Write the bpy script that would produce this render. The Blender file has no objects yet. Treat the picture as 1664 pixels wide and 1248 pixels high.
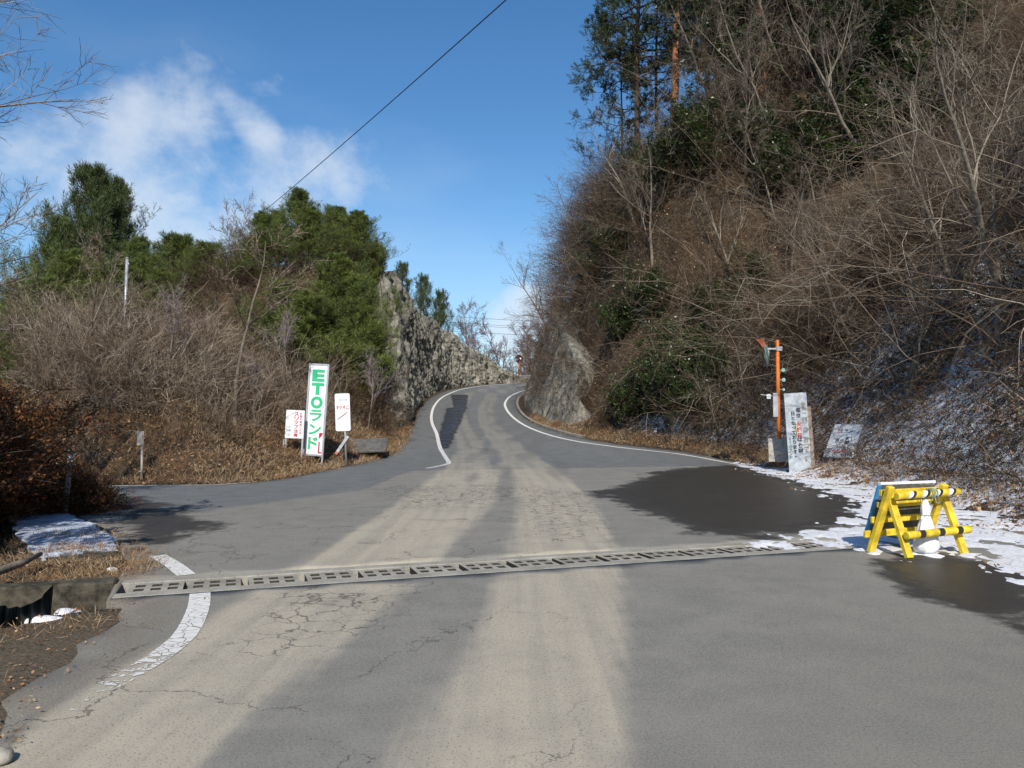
import bpy, bmesh, math, random
import numpy as np
from mathutils import Vector, Matrix, noise as mnoise
from mathutils.geometry import delaunay_2d_cdt

S = bpy.context.scene
COL = S.collection
R = math.radians
PI = math.pi

# ------------------------------------------------------------------ camera
F_PX, CX, CY = 1294.0, 832.0, 624.0          # the photograph is 1664 x 1248
CAM_H = 1.5
PITCH = math.atan(56.0 / F_PX)
cam_d = bpy.data.cameras.new('camera')
cam_d.sensor_width = 36.0
cam_d.lens = F_PX / 1664 * 36.0
cam_d.clip_start = 0.05
cam_d.clip_end = 6000
cam = bpy.data.objects.new('camera', cam_d)
COL.objects.link(cam)
cam.location = (0, 0, CAM_H)
cam.rotation_euler = (PI / 2 + PITCH, 0, 0)
S.camera = cam
S.view_settings.view_transform = 'Standard'
S.view_settings.look = 'None'
S.view_settings.exposure = EXPOSURE = 0.0
S.view_settings.gamma = 1.0
S.cycles.max_bounces = 6
S.cycles.transparent_max_bounces = 8

# ------------------------------------------------------------------ sun and sky
SUN_EL = 38.0
SUN_AZ = 2.0            # degrees: light travels towards +Y, turned slightly to -X
sun_d = bpy.data.lights.new('sun', 'SUN')
sun_d.energy = 4.8
sun_d.angle = R(0.5)
sun_d.color = (1.0, 0.93, 0.83)
sun = bpy.data.objects.new('sun', sun_d)
COL.objects.link(sun)
_ld = Vector((-math.sin(R(SUN_AZ)) * math.cos(R(SUN_EL)), math.cos(R(SUN_AZ)) * math.cos(R(SUN_EL)), -math.sin(R(SUN_EL))))
sun.rotation_euler = _ld.to_track_quat('-Z', 'Y').to_euler()
sun.location = (0, -20, 30)

W = bpy.data.worlds.new('World')
S.world = W
W.use_nodes = True


class NT:
    """small helper for node trees"""
    def __init__(self, tree):
        self.t = tree
        tree.nodes.clear()

    def n(self, kind, **kw):
        nd = self.t.nodes.new(kind)
        ins = kw.pop('ins', {})
        for k, v in kw.items():
            setattr(nd, k, v)
        for k, v in ins.items():
            s = nd.inputs[k]
            if hasattr(v, 'links') or isinstance(v, bpy.types.NodeSocket):
                self.t.links.new(v, s)
            else:
                s.default_value = v
        return nd

    def m(self, op, a, b=None, c=None, clamp=False):
        nd = self.t.nodes.new('ShaderNodeMath')
        nd.operation = op
        nd.use_clamp = clamp
        for i, v in enumerate((a, b, c)):
            if v is None:
                continue
            if isinstance(v, bpy.types.NodeSocket):
                self.t.links.new(v, nd.inputs[i])
            else:
                nd.inputs[i].default_value = v
        return nd.outputs[0]

    def step(self, x, lo, hi, tlo=0.0, thi=1.0):
        nd = self.t.nodes.new('ShaderNodeMapRange')
        nd.interpolation_type = 'SMOOTHSTEP'
        self.t.links.new(x, nd.inputs[0])
        for i, v in ((1, lo), (2, hi), (3, tlo), (4, thi)):
            nd.inputs[i].default_value = v
        return nd.outputs[0]

    def mix(self, f, a, b, mode='MIX'):
        nd = self.t.nodes.new('ShaderNodeMix')
        nd.data_type = 'RGBA'
        nd.blend_type = mode
        for s, v in ((nd.inputs[0], f), (nd.inputs[6], a), (nd.inputs[7], b)):
            if isinstance(v, bpy.types.NodeSocket):
                self.t.links.new(v, s)
            else:
                s.default_value = v if not isinstance(v, tuple) or len(v) == 4 else (*v, 1)
        return nd.outputs[2]

    def noise(self, vec, scale, detail=4, rough=0.55, col=False, dist=0.0):
        nd = self.n('ShaderNodeTexNoise', ins={'Scale': scale, 'Detail': detail, 'Roughness': rough, 'Distortion': dist})
        self.t.links.new(vec, nd.inputs['Vector'])
        return nd.outputs['Color' if col else 0]

    def mapping(self, vec, scale=(1, 1, 1), rot=(0, 0, 0), loc=(0, 0, 0)):
        nd = self.n('ShaderNodeMapping', ins={'Scale': scale, 'Rotation': rot, 'Location': loc})
        self.t.links.new(vec, nd.inputs['Vector'])
        return nd.outputs[0]

    def attr(self, name):
        return self.n('ShaderNodeAttribute', attribute_name=name).outputs['Fac']

    def link(self, a, b):
        self.t.links.new(a, b)


w = NT(W.node_tree)
sky = w.n('ShaderNodeTexSky', sky_type='NISHITA', sun_disc=False, sun_elevation=R(SUN_EL), sun_rotation=R(180 + SUN_AZ),
          altitude=600, air_density=1.1, dust_density=0.6, ozone_density=3.0)
gen = w.n('ShaderNodeTexCoord').outputs['Generated']
sep = w.n('ShaderNodeSeparateXYZ')
w.link(gen, sep.inputs[0])
az = w.m('ARCTAN2', sep.outputs[0], sep.outputs[1])
el = w.m('ARCSINE', sep.outputs[2])


def cloud_blob(a0, e0, ra, re, tilt=0.0):
    da = w.m('SUBTRACT', az, a0)
    de = w.m('SUBTRACT', el, e0)
    de = w.m('SUBTRACT', de, w.m('MULTIPLY', da, tilt))
    q = w.m('ADD', w.m('POWER', w.m('DIVIDE', da, ra), 2), w.m('POWER', w.m('DIVIDE', de, re), 2))
    return w.m('SUBTRACT', 1.0, q)


blob = cloud_blob(-0.42, 0.235, 0.18, 0.08)
for args in ((-0.27, 0.265, 0.11, 0.07, 0.1), (-0.215, 0.275, 0.045, 0.03, -0.4), (-0.42, 0.34, 0.12, 0.05, 0.3), (-0.50, 0.27, 0.10, 0.09, 0.3), (-0.33, 0.35, 0.06, 0.03, -0.7)):
    blob = w.m('SMOOTH_MAX', blob, cloud_blob(*args), 0.3)
blob2 = cloud_blob(0.02, 0.115, 0.065, 0.05)
blob = w.m('MAXIMUM', blob, w.m('MULTIPLY', blob2, 1.5))
cn = w.noise(w.mapping(gen, (1.2, 0.5, 1.5)), 9.0, 10, 0.60, dist=0.1)
cd = w.m('ADD', w.m('MULTIPLY', blob, 0.55), w.m('MULTIPLY', w.m('SUBTRACT', cn, 0.5), 2.3))
cmask = w.m('MULTIPLY', w.step(cd, -0.22, 0.85), 0.70)
thin = w.noise(w.mapping(gen, (1, 1, 3)), 1.6, 5, 0.5)
cmask = w.m('MAXIMUM', cmask, w.step(thin, 0.55, 0.9, 0.0, 0.22))
hz = w.step(el, 0.0, 0.35, 0.30, 0.0)
skyc = w.mix(hz, sky.outputs[0], (3.9, 5.9, 8.6))
skyc = w.mix(cmask, skyc, (6.0, 6.4, 6.9))
bg = w.n('ShaderNodeBackground', ins={'Strength': 0.135})
hsv = w.n('ShaderNodeHueSaturation', ins={'Saturation': 1.24, 'Value': 1.0})
w.link(skyc, hsv.inputs['Color'])
w.link(hsv.outputs[0], bg.inputs[0])
wo = w.n('ShaderNodeOutputWorld')
w.link(bg.outputs[0], wo.inputs[0])


# ------------------------------------------------------------------ ground shape
def smooth(a, b, x):
    t = np.clip((x - a) / (b - a), 0, 1)
    return t * t * (3 - 2 * t)


_py = np.arange(-100, 1500, 0.5)
_pz = np.interp(_py, [0, 21, 26, 30, 33, 36, 45, 55, 65, 73, 80, 100, 1500], [0, 0.02, 0.1, 0.3, 0.52, 0.8, 1.55, 2.7, 3.85, 4.65, 5.1, 5.4, 5.4])
_k = np.exp(-np.linspace(-2, 2, 9) ** 2)
_pz = np.convolve(np.pad(_pz, 4, 'edge'), _k / _k.sum(), 'valid')


def prof(y):
    return np.interp(y, _py, _pz)


LL = [(-2.45, 23.0), (-2.05, 24.4), (-2.0, 25.3), (-2.3, 27.5), (-2.8, 31), (-3.4, 36), (-4.1, 41), (-4.65, 46), (-5.0, 51), (-5.1, 56), (-4.9, 60), (-4.2, 65), (-2.8, 69.5), (-0.7, 73), (2, 75.5), (6, 77.5), (13, 78.7)]
RL = [(7.0, 13.5), (7.15, 16.5), (7.2, 20), (6.95, 24.5), (6.0, 28.3), (4.1, 31), (2.6, 33.3), (1.5, 36), (.65, 40), (0.05, 45), (-.35, 49.5), (-.45, 54), (0, 59.5), (1.3, 65), (3.5, 69), (7, 72), (13, 73.7)]


def spline(pts, n=6):
    P = [Vector(p) for p in pts]
    out = []
    for i in range(len(P) - 1):
        p0, p1, p2, p3 = P[max(i - 1, 0)], P[i], P[i + 1], P[min(i + 2, len(P) - 1)]
        for k in range(n):
            t = k / n
            out.append(0.5 * ((2 * p1) + (p2 - p0) * t + (2 * p0 - 5 * p1 + 4 * p2 - p3) * t * t + (3 * p1 - p0 - 3 * p2 + p3) * t ** 3))
    out.append(P[-1])
    return [tuple(p) for p in out]


LEFT_EDGE = spline([(-8.7, 17.8), (-6.4, 18.0), (-5.6, 19.4), (-5.1, 22.8), (-4.3, 27.5), (-4.3, 31.5), (-4.6, 35.5), (-5.0, 40), (-5.5, 46), (-5.75, 51), (-5.85, 56), (-5.6, 60.8), (-4.8, 65.7), (-3.2, 70.3), (-1, 73.9), (1.8, 76.4), (6, 78.4), (13, 79.5)], 4)
RIGHT_EDGE = spline([(13, 72.5), (7.3, 71), (4, 68.2), (2, 64.6), (.7, 59.5), (.3, 54), (.35, 49), (.75, 44), (1.3, 40), (2.1, 36.7), (3.1, 34.1), (4.6, 31.7), (6.5, 28.9), (7.3, 24.6), (7.55, 20), (7.5, 17), (7.3, 13), (6.9, 9), (6.6, 0)], 4)
NEAR_LEFT = [(-2.2, -6), (-2.1, 2.6), (-2.3, 3.6), (-2.55, 4.1), (-2.68, 4.25), (-2.71, 4.6), (-2.68, 4.9), (-2.75, 5.12), (-2.86, 5.3), (-2.83, 5.62), (-2.86, 5.9), (-2.98, 6.1), (-3.08, 6.4), (-3.3, 6.55), (-3.65, 7.45), (-3.95, 8.3), (-4.6, 9.3), (-5.3, 10.3), (-6.3, 11.3), (-7.6, 12.2), (-10, 13.0)]
ROAD = [(-60, 17.2)] + LEFT_EDGE + [(60, 84), (60, 77)] + RIGHT_EDGE + [(6.6, -40), (-2.2, -40)] + NEAR_LEFT + [(-60, 13.2)]
ROAD_A = np.array(ROAD)

DO = np.array((-3.42, 7.0))                    # drain: start, direction, normal
DU = np.array((0.944, 0.330)); DU /= np.linalg.norm(DU)
DN = np.array((-DU[1], DU[0]))
DLEN = 8.3
DW = 0.38                                       # half width including kerbs


def seg_dist(x, y, poly, closed=True):
    d = np.full(x.shape, 1e9)
    n = len(poly)
    for i in range(n if closed else n - 1):
        ax, ay = poly[i]
        bx, by = poly[(i + 1) % n]
        vx, vy = bx - ax, by - ay
        L = vx * vx + vy * vy + 1e-12
        t = np.clip(((x - ax) * vx + (y - ay) * vy) / L, 0, 1)
        d = np.minimum(d, np.hypot(x - ax - t * vx, y - ay - t * vy))
    return d


def inside(x, y, poly):
    c = np.zeros(x.shape, bool)
    n = len(poly)
    for i in range(n):
        ax, ay = poly[i]
        bx, by = poly[(i + 1) % n]
        if ay == by:
            continue
        c ^= ((ay > y) != (by > y)) & (x < (bx - ax) * (y - ay) / (by - ay) + ax)
    return c


_LLy = np.array([p[1] for p in LL]); _LLx = np.array([p[0] for p in LL])
_RLy = np.array([p[1] for p in RL]); _RLx = np.array([p[0] for p in RL])


def fnoise(x, y, s, seed=0.0):
    """cheap smooth value noise from sines, about -1..1"""
    a = np.sin(x * s * 1.7 + y * s * 0.9 + seed) + np.sin(x * s * -0.8 + y * s * 1.9 + seed * 2.1 + 1.3)
    b = np.sin(x * s * 3.1 - y * s * 2.3 + seed * 1.7 + a) + np.sin(x * s * 1.2 + y * s * 4.3 + 0.7 * a + seed)
    return (a + 0.7 * b) / 3.4


def ground_info(x, y):
    x = np.asarray(x, float); y = np.asarray(y, float)
    d = seg_dist(x, y, ROAD)
    ins = inside(x, y, ROAD)
    sd = np.where(ins, -d, d)
    mid = np.interp(y, [0, 22, 30, 40, 50, 60, 70, 75], [0, 0.5, -0.5, -2, -3, -3, 0.5, 8])
    right = (x > mid) & (y < 76)
    right |= (x > 2) & (y >= 76) & (y < 70 + x * 0.1)
    return sd, right


def wall_top(y):
    return np.interp(y, [33, 38, 44, 56, 68, 73, 76, 78], [8.2, 8.8, 9.5, 9.6, 8.8, 7.1, 5.4, 5.2])


def H(x, y, sd=None, right=None):
    x = np.asarray(x, float); y = np.asarray(y, float)
    if sd is None:
        sd, right = ground_info(x, y)
    p = prof(y)
    d = np.maximum(sd, 0)
    # right hillside
    st = smooth(31, 38, y)
    s = 1.12 + 2.1 * st
    v = 1.3 + 0.5 * st
    hr = 0.33 * np.minimum(d, v) + s * np.maximum(d - v, 0)
    cap = 11.5 + 0.8 * st + (0.62 + 0.25 * smooth(6, 14, d)) * np.maximum(d - 5, 0)
    cap = np.minimum(cap, 30)
    k = 1.5
    hr = np.where(d > 0.01, -k * np.log(np.exp(-np.minimum(hr, 60) / k) + np.exp(-cap / k)) + k * np.log(1 + np.exp(-cap / k)), 0)
    hr = hr + smooth(2, 6, d) * (1.1 * fnoise(x, y, 0.45, 1.0) + 0.45 * fnoise(x, y, 1.5, 4.0))
    hr = hr * smooth(90, 76, y) * smooth(-40, -10, y) ** 0.5
    # left bank behind the side road, wall hill further up
    wf = smooth(31.5, 37.5, y) * smooth(-22, -12, x) * smooth(0.5, -3.5, x)
    sl = 0.62 + 5.0 * smooth(34.5, 38.5, y)
    bankcap = 2.6 + 0.5 * fnoise(x, y, 0.25, 2.0)
    cl = bankcap * (1 - wf) + np.maximum(wall_top(y) - p, 0.2) * wf
    vb = 0.5 + 0.75 * smooth(35, 38, y)
    hl = sl * np.maximum(d - vb, 0) + 0.1 * np.minimum(d, vb)
    hl = -k * 0.4 * np.log(np.exp(-np.minimum(hl, 60) / (k * 0.4)) + np.exp(-cl / (k * 0.4)))
    hl = hl + k * 0.4 * np.exp(-cl / (k * 0.4))
    hl = np.where(d > 0.01, hl, 0) + smooth(1, 4, d) * 0.15 * fnoise(x, y, 0.9, 3.0)
    hl = hl * smooth(15.5, 17.5, y)
    far = smooth(150, 90, y) * smooth(-60, -30, x)
    hl = hl * far * np.where(y > 76, smooth(0, -4, x), 1)
    # near left: slight hump under the shrub
    nl = 0.22 * smooth(0.5, 2.2, d) * (y < 15.5) * (x < 0) * smooth(0, -1, x) * smooth(8.2, 9.5, y)
    nl = nl - 0.03 * smooth(0, 0.6, d) * (y < 8) * (x < 0)
    h = np.where(right, hr, np.where(y < 15.5, nl, hl))
    back = (y > 80) | ((y > 76) & (~right) & (x > -1))
    h = np.where(back & (sd > 0), h - 0.18 * np.minimum(d, 40) * smooth(0.8, 4, d), h)
    h = p + h
    # dips below the sheets that lie on it
    h = h - 0.4 * smooth(0.02, 0.9, -sd) - 0.0
    rx = x - DO[0]; ry = y - DO[1]
    t = rx * DU[0] + ry * DU[1]
    u = rx * DN[0] + ry * DN[1]
    tr = smooth(-3.4, -3.1, t) * smooth(DLEN + .3, DLEN, t) * smooth(0.62, 0.4, np.abs(u))
    h = h - 0.6 * tr
    # side gutter beside the icy slab
    g = seg_dist(x, y, [(-5.15, 7.35), (-6.1, 9.0), (-8.6, 12.6)], False)
    h = h - 0.42 * smooth(0.42, 0.22, g)
    return h


def road_z(x, y):
    return prof(np.asarray(y, float)) + 0.012


def H1(x, y):
    return float(H(np.array([x]), np.array([y]))[0])


def px(u, v):
    """direction of the photograph's pixel u, v"""
    dx, dy, dz = (u - CX) / F_PX, 1.0, (CY - v) / F_PX
    c, s = math.cos(PITCH), math.sin(PITCH)
    v3 = Vector((dx, dy * c - dz * s, dy * s + dz * c))
    return v3 / v3.y


def at(u, v, y):
    q = px(u, v) * y
    return Vector((q.x, q.y, q.z + CAM_H))


# ------------------------------------------------------------------ object helpers
def setp(o, label=None, cat=None, group=None, kind=None):
    if label: o['label'] = label
    if cat: o['category'] = cat
    if group: o['group'] = group
    if kind: o['kind'] = kind
    return o


def link(name, me, parent=None, mat=None):
    o = bpy.data.objects.new(name, me)
    COL.objects.link(o)
    if mat is not None:
        for m_ in (mat if isinstance(mat, (list, tuple)) else [mat]):
            me.materials.append(m_)
    if parent is not None:
        o.parent = parent
    return o


def empty(name, label, cat, loc=(0, 0, 0), rot=(0, 0, 0), group=None):
    o = bpy.data.objects.new(name, None)
    o.empty_display_size = 0.2
    COL.objects.link(o)
    o.location = loc
    o.rotation_euler = rot
    return setp(o, label, cat, group)


def npmesh(name, V, Fs, attrs=None, smooth_=False, mat_idx=None):
    """V (n,3); Fs (m,3) or (m,4)"""
    V = np.asarray(V, np.float32); Fs = np.asarray(Fs, np.int32)
    me = bpy.data.meshes.new(name)
    n, m = len(V), len(Fs)
    k = Fs.shape[1]
    me.vertices.add(n)
    me.vertices.foreach_set('co', V.ravel())
    me.loops.add(m * k)
    me.loops.foreach_set('vertex_index', Fs.ravel())
    me.polygons.add(m)
    me.polygons.foreach_set('loop_start', np.arange(0, m * k, k, dtype=np.int32))
    if smooth_:
        me.polygons.foreach_set('use_smooth', np.ones(m, bool))
    if mat_idx is not None:
        me.polygons.foreach_set('material_index', np.asarray(mat_idx, np.int32))
    me.update(calc_edges=True)
    for a, vals in (attrs or {}).items():
        at_ = me.attributes.new(a, 'FLOAT', 'POINT')
        at_.data.foreach_set('value', np.asarray(vals, np.float32))
    return me


class MB:
    """collects simple shapes into one mesh"""
    def __init__(self):
        self.bm = bmesh.new()

    def box(self, c, s, rot=None, bev=0.0, mi=0):
        M = Matrix.Translation(c) @ (rot.to_4x4() if rot is not None else Matrix.Identity(4)) @ Matrix.Diagonal((s[0], s[1], s[2], 1))
        g = bmesh.ops.create_cube(self.bm, size=1.0, matrix=M)
        fs = {f for v in g['verts'] for f in v.link_faces}
        if bev:
            es = list({e for v in g['verts'] for e in v.link_edges})
            r = bmesh.ops.bevel(self.bm, geom=es, offset=bev, segments=1, affect='EDGES', profile=0.5)
            fs |= set(r['faces'])
        for f in fs:
            if f.is_valid:
                f.material_index = mi
        return self

    def beam(self, a, b, w_, h_, bev=0.004, up=(0, 0, 1), mi=0):
        a = Vector(a); b = Vector(b)
        z = (b - a).normalized()
        x = Vector(up).cross(z)
        if x.length < 1e-4:
            x = Vector((1, 0, 0))
        x.normalize()
        y = z.cross(x)
        rot = Matrix((x, y, z)).transposed()
        return self.box((a + b) / 2, (w_, h_, (b - a).length), rot, bev, mi)

    def tube(self, pts, rad, sides=10, caps=True, mi=0, mis=None, skew=0.0, smooth_=True):
        P = [Vector(p) for p in pts]
        n = len(P)
        rad = rad if isinstance(rad, (list, tuple)) else [rad] * n
        rings = []
        ref = Vector((0, 0, 1)) if abs((P[-1] - P[0]).normalized().z) < 0.9 else Vector((1, 0, 0))
        for i in range(n):
            t = (P[min(i + 1, n - 1)] - P[max(i - 1, 0)]).normalized()
            x = ref.cross(t).normalized()
            y = t.cross(x)
            r = []
            for k in range(sides):
                a = 2 * PI * k / sides
                off = (x * math.cos(a) + y * math.sin(a)) * rad[i]
                sk = t * (skew * off.z) if 0 < i < n - 1 else Vector()
                r.append(self.bm.verts.new(P[i] + off + sk))
            rings.append(r)
        for i in range(n - 1):
            for k in range(sides):
                f = self.bm.faces.new((rings[i][k], rings[i][(k + 1) % sides], rings[i + 1][(k + 1) % sides], rings[i + 1][k]))
                f.material_index = mis[i] if mis else mi
                f.smooth = smooth_
        if caps:
            f = self.bm.faces.new(rings[0][::-1]); f.material_index = mi
            f = self.bm.faces.new(rings[-1]); f.material_index = mi
        return self

    def build(self, name, mats, parent=None):
        me = bpy.data.meshes.new(name)
        bmesh.ops.recalc_face_normals(self.bm, faces=self.bm.faces[:])
        self.bm.to_mesh(me)
        self.bm.free()
        return link(name, me, parent, mats)


# ------------------------------------------------------------------ materials
def new_mat(name, fn, **kw):
    m_ = bpy.data.materials.new(name)
    m_.use_nodes = True
    t = NT(m_.node_tree)
    bs = t.n('ShaderNodeBsdfPrincipled')
    out = t.n('ShaderNodeOutputMaterial')
    t.link(bs.outputs[0], out.inputs[0])
    fn(t, bs, out)
    return m_


def plain(name, col, rough=0.6, metal=0.0, var=0.12, scale=6.0, bump=0.0, spec=0.4, bscale=60.0):
    def fn(t, bs, out):
        co = t.n('ShaderNodeTexCoord').outputs['Object']
        nz = t.noise(co, scale, 6, 0.65)
        dark = tuple(c * (1 - var * 2.2) for c in col)
        lite = tuple(min(c * (1 + var * 1.5), 1) for c in col)
        c = t.mix(t.step(nz, 0.3, 0.7), dark, lite)
        fine = t.noise(co, scale * 9, 3, 0.6)
        c = t.mix(t.step(fine, 0.55, 0.75, 0, var), c, tuple(x * 0.5 for x in col))
        t.link(c, bs.inputs['Base Color'])
        bs.inputs['Roughness'].default_value = rough
        bs.inputs['Metallic'].default_value = metal
        bs.inputs['Specular IOR Level'].default_value = spec
        if bump:
            b = t.n('ShaderNodeBump', ins={'Strength': bump, 'Distance': 0.01})
            t.link(t.noise(co, bscale, 4, 0.6), b.inputs['Height'])
            t.link(b.outputs[0], bs.inputs['Normal'])
    return new_mat(name, fn)


def asphalt_fn(t, bs, out):
    co = t.n('ShaderNodeTexCoord').outputs['Object']
    sepx = t.n('ShaderNodeSeparateXYZ'); t.link(co, sepx.inputs[0])
    X, Y = sepx.outputs[0], sepx.outputs[1]
    big = t.noise(co, 0.35, 5, 0.55)
    mid_ = t.noise(co, 2.2, 5, 0.6)
    grain = t.noise(co, 70, 3, 0.8)
    grain2 = t.noise(co, 260, 2, 0.7)
    cmb = t.n('ShaderNodeCombineXYZ', ins={0: t.m('MULTIPLY', t.attr('lat'), 4.5), 1: t.m('MULTIPLY', Y, 0.16)})
    streak = t.noise(cmb.outputs[0], 1.0, 5, 0.6)
    base = t.mix(t.step(mid_, 0.3, 0.7), (0.188, 0.181, 0.158), (0.246, 0.236, 0.204))
    base = t.mix(t.step(big, 0.35, 0.65, 0, 0.45), base, (0.27, 0.255, 0.22))
    # newer, bluer surface uphill, starting at a straight joint
    newer = t.attr('newer')
    nf = t.step(newer, 0.47, 0.53)
    base = t.mix(nf, base, t.mix(t.step(mid_, 0.3, 0.7), (0.112, 0.122, 0.124), (0.155, 0.163, 0.162)))
    # brown grime
    base = t.mix(t.m('MULTIPLY', t.attr('grime'), t.step(mid_, 0.25, 0.7)), base, (0.17, 0.135, 0.09))
    # pale dust left by lorry wheels
    dn = t.m('ADD', t.attr('dust'), t.m('MULTIPLY', t.m('SUBTRACT', mid_, 0.5), 0.35))
    dn = t.m('ADD', dn, t.m('MULTIPLY', t.m('SUBTRACT', streak, 0.5), 0.55))
    df = t.step(dn, 0.22, 0.72)
    patchy = t.m('MULTIPLY', t.step(streak, 0.35, 0.6, 0.66, 1.0), t.step(t.noise(co, 1.1, 6, 0.65), 0.32, 0.55, 0.75, 1.0))
    df = t.m('MULTIPLY', t.m('MULTIPLY', df, patchy), t.attr('dustamt'))
    df = t.m('MULTIPLY', df, t.step(grain, 0.28, 0.52, 0.66, 1.0))
    base = t.mix(df, base, (0.55, 0.485, 0.362))
    # rubber streaks
    base = t.mix(t.m('MULTIPLY', t.step(t.m('ADD', t.attr('rubber'), t.m('MULTIPLY', t.m('SUBTRACT', streak, 0.5), 0.5)), 0.35, 0.8), 0.45), base, (0.10, 0.102, 0.10))
    # stone grain
    base = t.mix(t.step(grain, 0.53, 0.64, 0.0, 0.5), base, (0.33, 0.32, 0.30))
    base = t.mix(t.step(grain, 0.46, 0.34, 0.0, 0.62), base, (0.07, 0.068, 0.06))
    base = t.mix(t.step(grain2, 0.54, 0.66, 0.0, 0.45), base, (0.42, 0.41, 0.38))
    base = t.mix(t.step(grain2, 0.46, 0.34, 0.0, 0.5), base, (0.05, 0.05, 0.045))
    # cracks
    wv = t.n('ShaderNodeVectorMath', operation='ADD')
    t.link(co, wv.inputs[0])
    sc = t.n('ShaderNodeVectorMath', operation='SCALE', ins={'Scale': 0.35})
    t.link(t.noise(co, 3.0, 4, 0.6, col=True), sc.inputs[0])
    t.link(sc.outputs[0], wv.inputs[1])
    vo = t.n('ShaderNodeTexVoronoi', feature='DISTANCE_TO_EDGE', ins={'Scale': 3.7})
    t.link(wv.outputs[0], vo.inputs['Vector'])
    ck = t.m('ADD', t.attr('crack'), t.m('MULTIPLY', t.m('SUBTRACT', t.noise(co, 1.7, 3, 0.5), 0.5), 1.6))
    thr = t.step(ck, 0.45, 1.1, 0.0, 0.036)
    cr = t.m('LESS_THAN', vo.outputs['Distance'], thr)
    wv2 = t.n('ShaderNodeVectorMath', operation='ADD')
    t.link(co, wv2.inputs[0])
    sc2 = t.n('ShaderNodeVectorMath', operation='SCALE', ins={'Scale': 1.1})
    t.link(t.noise(co, 1.4, 7, 0.65, col=True), sc2.inputs[0])
    t.link(sc2.outputs[0], wv2.inputs[1])
    vo2 = t.n('ShaderNodeTexVoronoi', feature='DISTANCE_TO_EDGE', ins={'Scale': 0.75})
    t.link(wv2.outputs[0], vo2.inputs['Vector'])
    keep_ = t.m('MULTIPLY', t.step(t.noise(co, 0.8, 3, 0.5), 0.45, 0.54), t.step(X, 0.9, -0.3))
    cr2 = t.m('LESS_THAN', vo2.outputs['Distance'], t.m('MULTIPLY', keep_, 0.0065))
    cr = t.m('MAXIMUM', cr, cr2)
    base = t.mix(t.m('MULTIPLY', cr, 0.66), base, (0.055, 0.05, 0.042))
    # damp, with cast shade painted in as the same darkening
    wn = t.m('ADD', t.attr('wet_shade'), t.m('MULTIPLY', t.m('SUBTRACT', t.noise(t.mapping(co, (1.0, 0.8, 1)), 1.6, 8, 0.66), 0.5), 1.25))
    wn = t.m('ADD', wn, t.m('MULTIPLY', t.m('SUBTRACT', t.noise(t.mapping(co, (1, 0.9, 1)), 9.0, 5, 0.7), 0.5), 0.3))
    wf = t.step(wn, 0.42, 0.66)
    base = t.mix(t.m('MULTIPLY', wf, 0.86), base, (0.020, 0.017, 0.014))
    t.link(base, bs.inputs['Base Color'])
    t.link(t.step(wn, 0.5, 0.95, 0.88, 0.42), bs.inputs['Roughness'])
    bs.inputs['Specular IOR Level'].default_value = 0.3
    b = t.n('ShaderNodeBump', ins={'Strength': 0.55, 'Distance': 0.006})
    hgt = t.m('SUBTRACT', t.m('ADD', grain, t.m('MULTIPLY', grain2, 0.5)), t.m('MULTIPLY', cr, 1.2))
    t.link(hgt, b.inputs['Height'])
    t.link(b.outputs[0], bs.inputs['Normal'])


def ground_fn(t, bs, out):
    co = t.n('ShaderNodeTexCoord').outputs['Object']
    n1 = t.noise(co, 0.7, 6, 0.6)
    n2 = t.noise(co, 6.0, 6, 0.7)
    n3 = t.noise(co, 35.0, 4, 0.7)
    c = t.mix(t.step(n2, 0.3, 0.7), (0.035, 0.025, 0.017), (0.115, 0.08, 0.05))
    c = t.mix(t.step(n1, 0.45, 0.65, 0, 0.4), c, (0.11, 0.078, 0.045))
    c = t.mix(t.step(n3, 0.5, 0.7, 0, 0.35), c, (0.26, 0.195, 0.125))
    c = t.mix(t.step(n3, 0.42, 0.3, 0, 0.7), c, (0.035, 0.022, 0.014))
    dirt = t.attr('dirt')
    c = t.mix(t.m('MULTIPLY', dirt, 0.85), c, t.mix(t.step(n3, 0.3, 0.7), (0.12, 0.095, 0.065), (0.2, 0.165, 0.12)))
    sn = t.m('ADD', t.attr('snow'), t.m('ADD', t.m('MULTIPLY', t.m('SUBTRACT', n2, 0.5), 1.5), t.m('MULTIPLY', t.m('SUBTRACT', n3, 0.5), 2.2)))
    sf = t.step(sn, 0.55, 0.68)
    c = t.mix(sf, c, (0.80, 0.84, 0.90))
    t.link(c, bs.inputs['Base Color'])
    bs.inputs['Roughness'].default_value = 0.9
    bs.inputs['Specular IOR Level'].default_value = 0.15
    b = t.n('ShaderNodeBump', ins={'Strength': 0.9, 'Distance': 0.05})
    t.link(t.m('ADD', n2, n3), b.inputs['Height'])
    t.link(b.outputs[0], bs.inputs['Normal'])


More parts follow.
